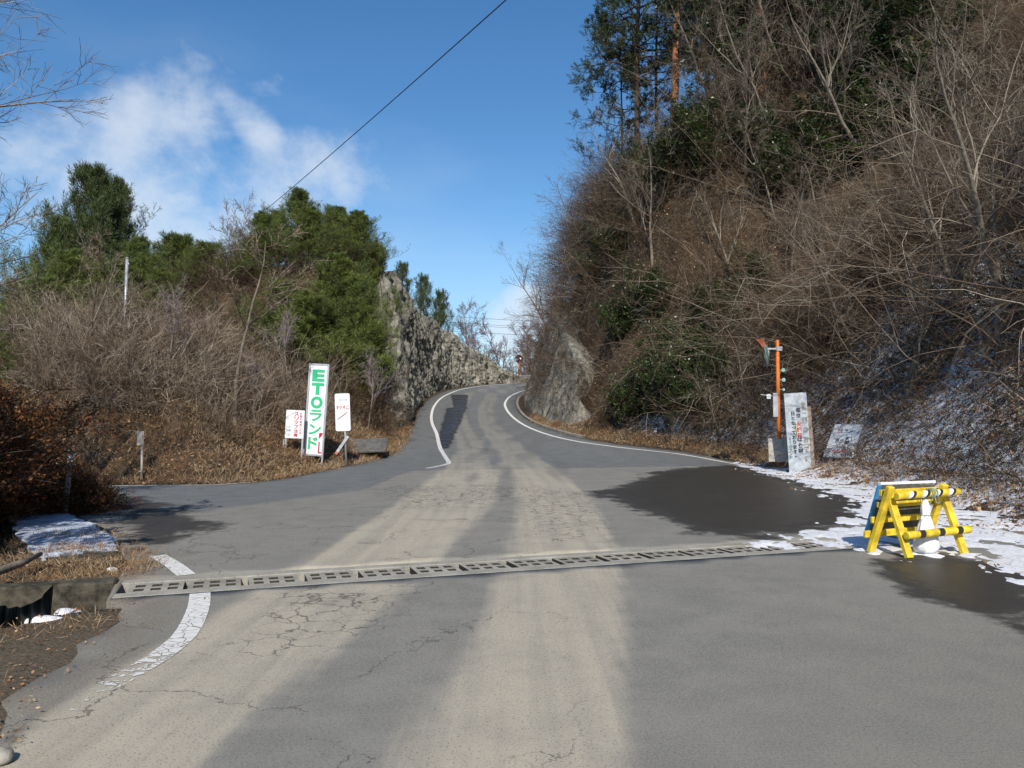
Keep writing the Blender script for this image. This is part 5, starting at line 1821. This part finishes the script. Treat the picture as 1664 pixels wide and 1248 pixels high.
fl([(0.135, 0.46), (0.235, 0.46), (0.235, 0.50), (0.172, 0.50), (0.172, 0.80), (0.135, 0.80)])
fl([(0.135, 0.90), (0.16, 0.90), (0.235, 1.01), (0.235, 1.06), (0.135, 1.06)])
me = bpy.data.meshes.new('red_mark'); rm.to_mesh(me); rm.free()
link('red_mark', me, pb, M['red_ink'])

# slip warning
t = stand('warning_board', 'small white board with red Japanese slip warning on two thin posts', 'sign', 475, 760, 22.9, R(2), R(2.6))
mb = MB(); flat_board(mb, 0.53, 0.84, 1.65, 0.02, 0.0)
pb = mb.build('panel', M['white'], t)
letters(column('スリップ注意', 0.04, 1.54, 0.122, 0.12, 0.11), 'lettering', M['red_ink'], pb, -0.004, 0.02, True)
letters(column('路面の凍結による', 0.165, 1.55, 0.078, 0.062, 0.062), 'lettering', M['red_ink'], pb, -0.004, 0.02)
letters(column('北方町', -0.14, 1.17, 0.115, 0.055, 0.055), 'lettering', M['greyblue'], pb, -0.004, 0.01)
for sx in (-0.235, 0.235):
    mb = MB(); mb.beam((sx, 0.045, -0.3), (sx, 0.045, 1.0), 0.05, 0.05)
    mb.build('post', M['galv'], t)
mb = MB(); mb.beam((-0.30, 0.02, -0.3), (-0.285, 0.02, 0.80), 0.07, 0.05)
setp(mb.build('stake', M['post'], t), 'weathered wooden stake beside the left post')

# rounded white board on one post
t = stand('small_sign', 'white rounded sign with red lettering and a red bar on a single leaning post', 'sign', 559, 744, 23.8, R(4), R(-2.2))
mb = MB(); flat_board(mb, 0.44, 0.80, 1.92, 0.02, 0.0, 0, 0, 0.05)
pb = mb.build('panel', M['white'], t)
letters([(c_, -0.145 + 0.097 * i, 1.50 + 0.0 * i, 0.085, 0.105) for i, c_ in enumerate('すぐそこ')], 'lettering', M['red_ink'], pb, -0.004, 0.025, True)
letters([(c_, -0.15 + 0.045 * i, 1.80, 0.04, 0.04) for i, c_ in enumerate('ETOランド')] + [(c_, -0.07 + 0.062 * i, 1.73, 0.055, 0.055) for i, c_ in enumerate('速日の峰')], 'lettering', M['blue_ink'], pb, -0.004, 0.012)
mb = MB(); mb.beam((-0.15, -0.004, 1.16), (0.14, -0.004, 1.36), 0.006, 0.045, 0, (0, 1, 0))
mb.build('red_bar', M['red_ink'], pb)
mb = MB(); mb.tube([(0.05, 0.05, -0.3), (0.05, 0.05, 1.5)], 0.032, 10)
mb.build('post', M['galv'], t)
t = empty('fallen_sign', 'narrow white plank with a red tip leaning diagonally under the small rounded sign', 'sign', at(546, 737, 23.7), (0, R(-147), 0))
t.rotation_euler = (R(-8), R(33), R(0))
mb = MB(); flat_board(mb, 0.085, 0.0, 0.62, 0.02, 0.0)
pb = mb.build('panel', M['dirty_shaded_white'], t)
mb = MB(); flat_board(mb, 0.087, -0.02, 0.07, 0.022, -0.001)
mb.build('red_tip', M['orange_dull'], t)
letters(column('北方観光', 0, 0.55, 0.12, 0.05, 0.07), 'lettering', M['greyblue'], pb, -0.004, 0.0)
a = hit(632, 712, 18, 50)
mb = MB(); mb.box((0, 0, 0.0), (1.35, 1.3, 0.09), None, 0.02)
o = mb.build('concrete_slab', M['dark_slab']); o.location = at(597, 724, 27.2); o.rotation_euler = (R(17), R(-2), R(4))
setp(o, 'grey concrete slab lying in the grass behind the small rounded sign', 'slab')

# lone post with a little plate
t = stand('marker_post', 'short grey post with a small plate at the top, standing before the left bank', 'post', 230, 781, 18.35, R(-10), 0)
mb = MB(); mb.tube([(0, 0, -0.3), (0, 0, 1.13)], 0.028, 10); mb.build('post', M['post'], t)
mb = MB(); mb.box((-0.045, -0.035, 0.97), (0.13, 0.02, 0.32), None, 0.004); mb.build('plate', M['post'], t)
# tall metal pole in the thicket
b = at(199, 625, 27.0)
t = empty('metal_pole', 'tall thin grey metal pole rising out of the left thicket', 'pole', (b.x, b.y, H1(b.x, b.y) - 0.2), (0, R(0.9), 0))
hp = at(203, 420, 27.0).z - t.location.z
mb = MB(); mb.tube([(0, 0, 0), (0, 0, hp)], [0.055, 0.05], 12); mb.build('shaft', M['galv'], t)
mb = MB(); mb.tube([(0, 0, hp), (0, 0, hp + 0.04)], [0.058, 0.05], 12); mb.box((0.06, 0, hp - 0.18), (0.05, 0.05, 0.05)); mb.build('cap', M['galv'], t)
# white strip in the red shrub
t = stand('marker_stake', 'short white stake standing in the red shrub', 'stake', 105, 840, 12.1, 0.2, R(4))
mb = MB(); mb.beam((0, 0, -0.3), (0, 0, 1.09), 0.07, 0.02); mb.build('stake', M['post'], t)
mb = MB(); mb.beam((0, -0.002, 0.80), (0, -0.002, 1.08), 0.078, 0.026); mb.build('white_tape', M['white'], t)

# ------------------------------------------------------------------ mirror by the right verge, seen from behind
y0 = 22.8
b = at(1266, 748, y0)
t = empty('traffic_mirror', 'round traffic mirror seen edge-on from behind, on a bright orange pole', 'mirror', (b.x, b.y, b.z), (0, 0, 0))
mb = MB(); mb.tube([(0, 0, -0.3), (0, 0, 3.42), (0, 0, 3.45)], [0.054, 0.054, 0.035], 16); mb.build('pole', M['orange'], t)
mb = MB(); mb.tube([(0, 0, 0.02), (0, 0, 0.28)], 0.0565, 16, False); setp(mb.build('pole_foot', M['orange_dull'], t), 'dirty dark foot of the pole')
mb = MB(); mb.tube([(0, 0, 2.98), (0, 0, 3.0)], 0.06, 16); mb.tube([(0, 0, 1.78), (0, 0, 1.8)], 0.058, 16); mb.build('band', M['orange_dull'], t)
# dish: axis mostly to the left (-X), a little towards the camera
ax = Vector((-0.955, 0.26, -0.14)).normalized()
cpt = Vector((-0.36, 0.0, 3.05))
rot = ax.to_track_quat('Z', 'Y').to_matrix()
md = bmesh.new()


def dish(bm, radius, depth, z_, thick_sign, n=32, m_=7):
    prev = None
    for j in range(m_ + 1):
        r = radius * j / m_
        zz_ = z_ + depth * (1 - (j / m_) ** 2)
        ring = [bm.verts.new(cpt + rot @ Vector((r * math.cos(2 * PI * k / n), r * math.sin(2 * PI * k / n), zz_))) for k in range(n)] if j else [bm.verts.new(cpt + rot @ Vector((0, 0, zz_)))]
        if prev:
            for k in range(n):
                if len(prev) == 1:
                    bm.faces.new((prev[0], ring[k], ring[(k + 1) % n]))
                else:
                    bm.faces.new((prev[k], ring[k], ring[(k + 1) % n], prev[(k + 1) % n]))
        prev = ring
    return prev


dish(md, 0.39, 0.07, 0.02, 1)
me = bpy.data.meshes.new('mirror_face'); md.to_mesh(me); md.free(); link('mirror_face', me, t, M['mirror'])
md = bmesh.new()
e1 = dish(md, 0.41, -0.085, -0.01, 1)
me = bpy.data.meshes.new('mirror_back'); md.to_mesh(me); md.free(); link('mirror_back', me, t, M['mirror_back'])
mb = MB()
mb.tube([cpt + rot @ Vector((0.405 * math.cos(a_), 0.405 * math.sin(a_), 0.005)) for a_ in [2 * PI * k / 36 for k in range(37)]], 0.018, 6, False)
mb.tube([cpt + rot @ Vector((0.25 * math.cos(a_), 0.25 * math.sin(a_), -0.075)) for a_ in [2 * PI * k / 24 for k in range(25)]], 0.012, 6, False)
mb.build('rim', M['mirror_back'], t)
hb = bmesh.new()
prev = None
for k in range(15):       # hood over the top half
    a_ = PI * (0.10 + 0.8 * k / 14)
    # local up in the disc plane
    upv = (Vector((0, 0, 1)) - ax * ax.z).normalized(); sdv = ax.cross(upv)
    rim = cpt + (upv * math.sin(a_) + sdv * math.cos(a_)) * 0.425
    lip = rim + ax * 0.20 * math.sin(a_) + Vector((0, 0, 0.03))
    cur = (hb.verts.new(rim - ax * 0.03), hb.verts.new(lip))
    if prev:
        hb.faces.new((prev[0], cur[0], cur[1], prev[1]))
    prev = cur
bmesh.ops.solidify(hb, geom=hb.faces[:], thickness=0.008)
me = bpy.data.meshes.new('hood'); hb.to_mesh(me); hb.free(); link('hood', me, t, M['orange_dull'])
mb = MB(); mb.beam((0.09, -0.02, 3.19), (-0.30, -0.01, 3.19), 0.06, 0.05); mb.beam((-0.27, 0, 3.2), (-0.27, 0, 2.82), 0.05, 0.04); mb.box((0.03, -0.02, 3.19), (0.18, 0.13, 0.13), None, 0.01)
mb.build('bracket', M['galv'], t)
mb = MB(); flat_board(mb, 0.14, 1.24, 1.92, 0.012, -0.075)
o = mb.build('plate', M['dirty_shaded_white'], t); o.location.x = -0.10
letters(column('北方町', 0.02, 1.62, 0.14, 0.07, 0.09), 'lettering', M['blue_ink'], o, -0.079, 0.02)
for z_ in (2.30, 2.58, 2.02):
    mb = MB(); mb.tube([(0.16, 0.02, z_), (0.16, -0.02, z_)], 0.055 if z_ > 2.2 else 0.035, 14); mb.beam((0.05, 0, z_), (0.12, 0, z_), 0.02, 0.02)
    mb.build('reflector', M['reflector'], t)
mb = MB(); mb.box((-0.27, 0, 1.82), (0.12, 0.02, 0.13), None, 0.004); mb.beam((-0.05, 0.0, 1.82), (-0.5, 0.0, 1.88), 0.012, 0.012, 0); mb.build('small_flag', M['white'], t)

# small grey plate behind the pole
mb = MB(); mb.box((0, 0, 0.32), (0.62, 0.03, 0.66), None, 0.008)
o = mb.build('grey_plate', M['post']); o.location = at(1268, 750, 22.3); o.rotation_euler = (R(-12), 0, R(-12))
setp(o, 'plain dull grey plate leaning between the orange pole and the tall notice board', 'plate')

# tall notice board on the right
t = stand('notice_board', 'tall weathered white board with columns of Japanese writing and yellow tape', 'sign', 1301, 768, 21.3, R(-14), R(-2.8), R(-2))
mb = MB(); flat_board(mb, 0.57, -0.02, 2.13, 0.035, 0.0)
pb = mb.build('panel', M['dirty_shaded_white'], t)
letters(column('御来園のお客様', 0.195, 1.90, 0.258, 0.13, 0.16), 'lettering', M['tan_ink'], pb, -0.004, 0.03)
letters([(c_, 0.045, 1.67 - i * 0.162, 0.12, 0.12) for i, c_ in enumerate('毎週')] + [(c_, 0.045, 1.345 - i * 0.155, 0.12, 0.12) for i, c_ in enumerate('   は休園')if c_ != ' '], 'lettering', M['black_ink'], pb, -0.004, 0.045)
letters([(c_, 0.045, 1.29 - i * 0.15, 0.12, 0.12) for i, c_ in enumerate('火曜日')], 'lettering', M['red_ink'], pb, -0.004, 0.045)
letters([(c_, -0.095, 1.58 - i * 0.128, 0.11, 0.11) for i, c_ in enumerate('日となっております。')], 'lettering', M['black_ink'], pb, -0.004, 0.045)
letters([(c_, -0.205, 0.90 - i * 0.098, 0.085, 0.085) for i, c_ in enumerate('ETOランド')], 'lettering', M['dgreen_ink'], pb, -0.004, 0.035)
mb = MB(); mb.beam((-0.02, -0.008, 0.88), (-0.035, -0.008, 1.34), 0.065, 0.012, 0)
mb.build('yellow_tape', M['tape'], t)
mb = MB(); mb.beam((0.33, 0.07, -0.3), (0.33, 0.07, 1.75), 0.10, 0.10); setp(mb.build('post', M['wood'], t), 'rough timber post behind the right side')
mb = MB(); mb.beam((-0.20, 0.07, -0.3), (-0.20, 0.07, 1.75), 0.09, 0.09); mb.build('post', M['wood'], t)

# leaning low board
t = empty('leaning_board', 'low white board with faded lettering tilted back against the snowy slope', 'sign', at(1360, 743, 21.0))
_t, _y = R(37), R(-50)
t.rotation_euler = (Matrix.Rotation(_y, 3, 'Z') @ Matrix.Rotation(-_t, 3, 'X')).to_euler()
mb = MB(); flat_board(mb, 0.78, 0.0, 1.08, 0.05, 0.0)
pb = mb.build('panel', M['dirty_shaded_white'], t)
letters([('ラ', 0.0, .86, .13, .12), ('ン', .13, .86, .13, .12)], 'lettering', M['black_ink'], pb, -0.004, 0.03)
letters([('E', -0.20, .84, .07, .12)], 'lettering', M['red_ink'], pb, -0.004, 0.03)
letters([('T', -0.12, .84, .07, .12)], 'lettering', M['dgreen_ink'], pb, -0.004, 0.03)
letters([('営', -0.15, .56, .11, .11), ('業', -0.03, .52, .11, .11), ('時', 0.13, .60, .13, .13), ('間', 0.13, .48, .13, .11)], 'lettering', M['black_ink'], pb, -0.004, 0.03)
letters([(c_, -0.14 + i * 0.12, .20, .11, .11) for i, c_ in enumerate('火の用')], 'lettering', M['red_ink'], pb, -0.004, 0.03)
mb = MB(); mb.beam((0.22, 0.08, -0.25), (0.22, 0.08, 1.0), 0.05, 0.06); mb.beam((-0.2, 0.08, -0.25), (-0.2, 0.08, 1.0), 0.05, 0.06)
mb.build('batten', M['wood'], t)

# ------------------------------------------------------------------ yellow barrier
u2 = Vector((0.934, 0.356, 0)).normalized()
bc = Vector((4.50, 8.87, RZ))
t = empty('road_barrier', 'yellow wooden trestle barrier with black and white stripes at the snowy roadside', 'barrier', bc, (0, 0, math.atan2(u2.y, u2.x)))
HL = 0.40
FY = 0.235
for sx in (-1, 1):
    mb = MB(); mb.beam((sx * HL, -FY, 0.0), (sx * HL * 0.985, 0.045, 0.70), 0.085, 0.055, 0.006); mb.build('leg', M['yellow'], t)
    mb = MB(); mb.beam((sx * HL * 1.0 - 0.06, FY, 0.0), (sx * HL * 0.985 - 0.06, -0.055, 0.745), 0.085, 0.055, 0.006); mb.build('leg', M['yellow'], t)


def log(name, a, b, r, marks, skew=0.0, parent=None):
    """round rail from a to b; marks: (from, to, material index) as fractions"""
    a = Vector(a); b = Vector(b)
    cuts = [0.0, 0.012] + sorted({q for m_ in marks for q in m_[:2]}) + [0.988, 1.0]
    pts_ = [a.lerp(b, q) for q in cuts]
    rad_ = [r * 0.9] + [r] * (len(cuts) - 2) + [r * 0.9]
    mis = []
    for i in range(len(cuts) - 1):
        c_ = (cuts[i] + cuts[i + 1]) / 2
        mi = 0
        for m_ in marks:
            if m_[0] <= c_ <= m_[1]:
                mi = m_[2]
        mis.append(mi)
    return MB().tube(pts_, rad_, 18, True, 0, mis, skew).build(name, [M['yellow'], M['black'], M['white']], parent)


mk = []
for c_ in (0.16, 0.38, 0.585, 0.80):
    mk += [(c_, c_ + 0.06, 2), (c_ + 0.06, c_ + 0.105, 1)]
log('striped_rail', (-HL - 0.035, -0.115, 0.645), (HL + 0.075, -0.115, 0.665), 0.041, mk, 0.7, t)
log('striped_rail', (-HL - 0.04, -0.235, 0.24), (HL + 0.08, -0.235, 0.262), 0.043, [(0.18, 0.265, 1), (0.48, 0.565, 1), (0.77, 0.855, 1)], 0.2, t)
for (z_, yy, ex, hgt_) in ((0.665, 0.055, 0.09, 0.07), (0.53, 0.10, 0.08, 0.06), (0.36, 0.165, 0.11, 0.07), (0.20, 0.22, 0.16, 0.075)):
    mb = MB(); mb.beam((-HL - ex, yy, z_), (HL + 0.02, yy, z_ + 0.01), hgt_, 0.035, 0.005, (0, 1, 0)); mb.build('rear_rail', M['yellow'], t)
t2 = empty('propped_board', 'blue-edged grey board with a white top edge propped behind the yellow barrier', 'board', bc + Vector((-0.09, 0.33, 0.0)), (0, 0, math.atan2(u2.y, u2.x)))
mb = MB(); mb.beam((0.0, 0.03, 0.16), (0.02, -0.165, 0.735), 0.80, 0.02, 0.003, (0, 1, 0)); mb.build('panel', M['dark_slab'], t2)
mb = MB(); mb.beam((-0.425, 0.035, 0.15), (-0.405, -0.165, 0.74), 0.045, 0.03, 0.003, (0, 1, 0)); mb.build('side_edge', M['blue'], t2)
mb = MB(); mb.beam((-0.40, -0.168, 0.755), (0.42, -0.168, 0.755), 0.025, 0.03, 0.003); mb.build('top_edge', M['white'], t2)
# sandbag
bg_ = bmesh.new()
prof_b = [(0.0, 0.03), (0.06, 0.010), (0.128, 0.025), (0.150, 0.065), (0.150, 0.10), (0.141, 0.15), (0.125, 0.20), (0.108, 0.25), (0.091, 0.30), (0.074, 0.35), (0.058, 0.395), (0.050, 0.42), (0.055, 0.45), (0.058, 0.49), (0.048, 0.54), (0.034, 0.575), (0.018, 0.60), (0.004, 0.62)]
ns = 40
rings = []
for (r, z_) in prof_b:
    ring = []
    for k in range(ns):
        a_ = 2 * PI * k / ns
        pl_ = 1 + (0.06 + 0.14 * (0.16 < z_ < 0.60)) * mnoise.noise((math.cos(a_) * 4.2, math.sin(a_) * 4.2, z_ * 2)) * 1.4
        ring.append(bg_.verts.new((r * pl_ * math.cos(a_) + 0.03 * mnoise.noise((z_ * 4, 2, 1)), r * 0.8 * pl_ * math.sin(a_), z_ + 0.008 * mnoise.noise((math.cos(a_) * 3, math.sin(a_) * 3, z_ * 9)))))
    rings.append(ring)
for a_, b_ in zip(rings[:-1], rings[1:]):
    for k in range(ns):
        bg_.faces.new((a_[k], a_[(k + 1) % ns], b_[(k + 1) % ns], b_[k])).smooth = True
bg_.faces.new(rings[0][::-1]); bg_.faces.new(rings[-1])
me = bpy.data.meshes.new('sandbag'); bg_.to_mesh(me); bg_.free()
t3 = empty('sandbag', 'white tied sandbag hanging on a rope inside the yellow barrier', 'bag', bc + Vector((0.035, -0.08, 0.0)), (0, 0, 0.5))
link('sack', me, t3, M['bag'])
mb = MB(); mb.beam((0.10, -0.03, 0.05), (0.16, -0.05, 0.075), 0.03, 0.02); mb.beam((-0.05, 0, 0.42), (-0.10, -0.02, 0.385), 0.02, 0.008); mb.build('loose_corner', M['bag'], t3)
mb = MB(); mb.tube([(0.052 * math.cos(q), 0.044 * math.sin(q), 0.42) for q in [2 * PI * k / 14 for k in range(15)]], 0.006, 6, False); mb.build('tie', M['rope'], t3)
mb = MB()
c0 = Vector((0.0, -0.115, 0.655))
for q in range(3):
    off = 0.035 * q
    mb.tube([(0.03 + off + 0.012 * math.sin(3 * s_), -0.115 + 0.056 * math.cos(s_), 0.655 + 0.056 * math.sin(s_)) for s_ in [2 * PI * k / 16 for k in range(17)]], 0.006, 6, False)
mb.tube([(0.03, -0.16, 0.62), (0.02, -0.15, 0.58), (0.03, -0.12, 0.54), (0.03, -0.10, 0.50)], 0.006, 6)
mb.tube([(0.05, -0.17, 0.66), (0.11, -0.175, 0.62), (0.13, -0.175, 0.57), (0.10, -0.17, 0.55), (0.07, -0.17, 0.57), (0.06, -0.17, 0.62)], 0.005, 6)
o = mb.build('rope', M['rope']); o.location = bc; o.rotation_euler = (0, 0, math.atan2(u2.y, u2.x))
setp(o, 'greenish rope wound round the upper striped rail', 'rope')

# ------------------------------------------------------------------ crest: guardrail, far mirror, wires
t = empty('guardrail', 'white guardrail at the crest where the road bends right', 'guardrail', (0, 0, 0))
gpts = []
for k in range(30):
    s_ = k / 29
    x = -1.2 + 15 * s_
    y = 79.6 - 2.2 * (1 - s_) ** 2 + 1.0 * s_
    gpts.append(Vector((x, y, float(prof(y)) + 0.0)))
rb_ = bmesh.new(); prev = None
for p in gpts:
    cur = [rb_.verts.new(p + Vector((0, dy, dz))) for dy, dz in ((0, .40), (-.05, .45), (-.05, .53), (0, .58), (0, .62), (-.05, .66), (-.05, .74), (0, .79))]
    if prev:
        for k in range(7):
            rb_.faces.new((prev[k], cur[k], cur[k + 1], prev[k + 1]))
    prev = cur
bmesh.ops.solidify(rb_, geom=rb_.faces[:], thickness=0.01)
me = bpy.data.meshes.new('beam'); rb_.to_mesh(me); rb_.free(); link('beam', me, t, M['rail'])
for k in range(1, 30, 4):
    mb = MB(); p = gpts[k] + Vector((0, 0.1, 0)); mb.tube([p - Vector((0, 0, .4)), p + Vector((0, 0, .8))], 0.06, 10); mb.build('post', M['rail'], t)
b = gpts[0]
p = at(843, 621, 78.5)
t = empty('traffic_mirror', 'distant round traffic mirror on an orange pole beyond the crest', 'mirror', (p.x, 77.9, float(prof(77.9))), (0, 0, R(-25)))
hm = at(846, 584, 77.9).z - float(prof(77.9))
mb = MB(); mb.tube([(0, 0, -0.2), (0, 0, hm + 0.3)], 0.06, 12); mb.build('pole', M['orange'], t)
mb = MB(); mb.tube([(0.15, -0.10, hm), (0.15, -0.17, hm)], [0.41, 0.41], 28); mb.build('rim', M['orange_dull'], t)
mb = MB(); mb.tube([(0.15, -0.175, hm), (0.15, -0.19, hm)], [0.37, 0.1], 28); mb.build('mirror_face', M['mirror'], t)
hb = MB()
for k in range(9):
    a_ = PI * (0.12 + 0.76 * k / 8)
    hb.box((0.15 + 0.43 * math.cos(a_), -0.24, hm + 0.43 * math.sin(a_)), (0.17, 0.22, 0.015), Matrix.Rotation(-(a_ - PI / 2), 3, 'Y'))
hb.build('hood', M['orange_dull'], t)
mb = MB(); mb.box((0, -0.07, hm * 0.52), (0.13, 0.02, 0.32)); mb.build('plate', M['black'], t)
blob_patch('snow', p.x - 0.6, 77.2, 1.6, 0.35, 0.08, M['snow'], 5, 'thin strip of snow at the foot of the distant mirror', z0=float(prof(77.2)) + 0.01)


def cable(name, a, b, sag, r, label, mid_n=40, parent=None):
    a = Vector(a); b = Vector(b)
    pts_ = []
    for k in range(mid_n + 1):
        s_ = k / mid_n
        p = a.lerp(b, s_); p.z -= sag * 4 * s_ * (1 - s_)
        pts_.append(p)
    o = MB().tube(pts_, r, 6, False).build(name, M['cable'], parent)
    return setp(o, label, 'cable')


A_ = at(840, -16, 16) + Vector((0, 0, 0.41)); B_ = at(318, 430, 62)
D_ = (A_ - B_) * 0.4
cable('overhead_cable', B_, A_ + D_, 0.5, 0.014, 'dark overhead cable running diagonally up across the sky')
for i, (v0, v1, w0) in enumerate(((505, 518, 0.028), (516, 526, 0.024), (519, 529, 0.024), (531, 538, 0.032))):
    cable('power_line', at(560, v0 - 8, 130), at(1150, v1 + 8, 130), 1.0, w0, ['topmost thin power line in the gap above the crest', 'second thin power line in the gap above the crest', 'third thin power line in the gap, close under the second', 'lowest and darkest power line in the gap above the crest'][i])
cable('overhead_cable', at(220, 405, 70), at(440, 445, 70), 0.3, 0.02, 'thin cable between the left pines, sloping down to the right')

# fallen stick in the left foreground
a = Vector((*pw(-60, 968), 0.05)); b = Vector((*pw(66, 925), 0.16))
o = MB().tube([a, a.lerp(b, .35) + Vector((0, 0, .03)), a.lerp(b, .7), b], [0.05, 0.042, 0.035, 0.02], 9).build('fallen_branch', M['bark_grey'])
setp(o, 'thick broken branch lying across the litter at the left edge', 'branch')
# pale stone in the very corner
sb = bmesh.new(); bmesh.ops.create_icosphere(sb, subdivisions=3, radius=0.055)
for v in sb.verts:
    v.co *= 1 + 0.35 * mnoise.noise(v.co * 14)
    v.co.z *= 0.7
me = bpy.data.meshes.new('stone'); sb.to_mesh(me); sb.free()
o = link('stone', me, None, M['conc']); q = pw(-4, 1246); o.location = (q[0], q[1], 0.05)
setp(o, 'small pale stone in the bottom left corner', 'stone')

bpy.data.objects.remove(_fo)
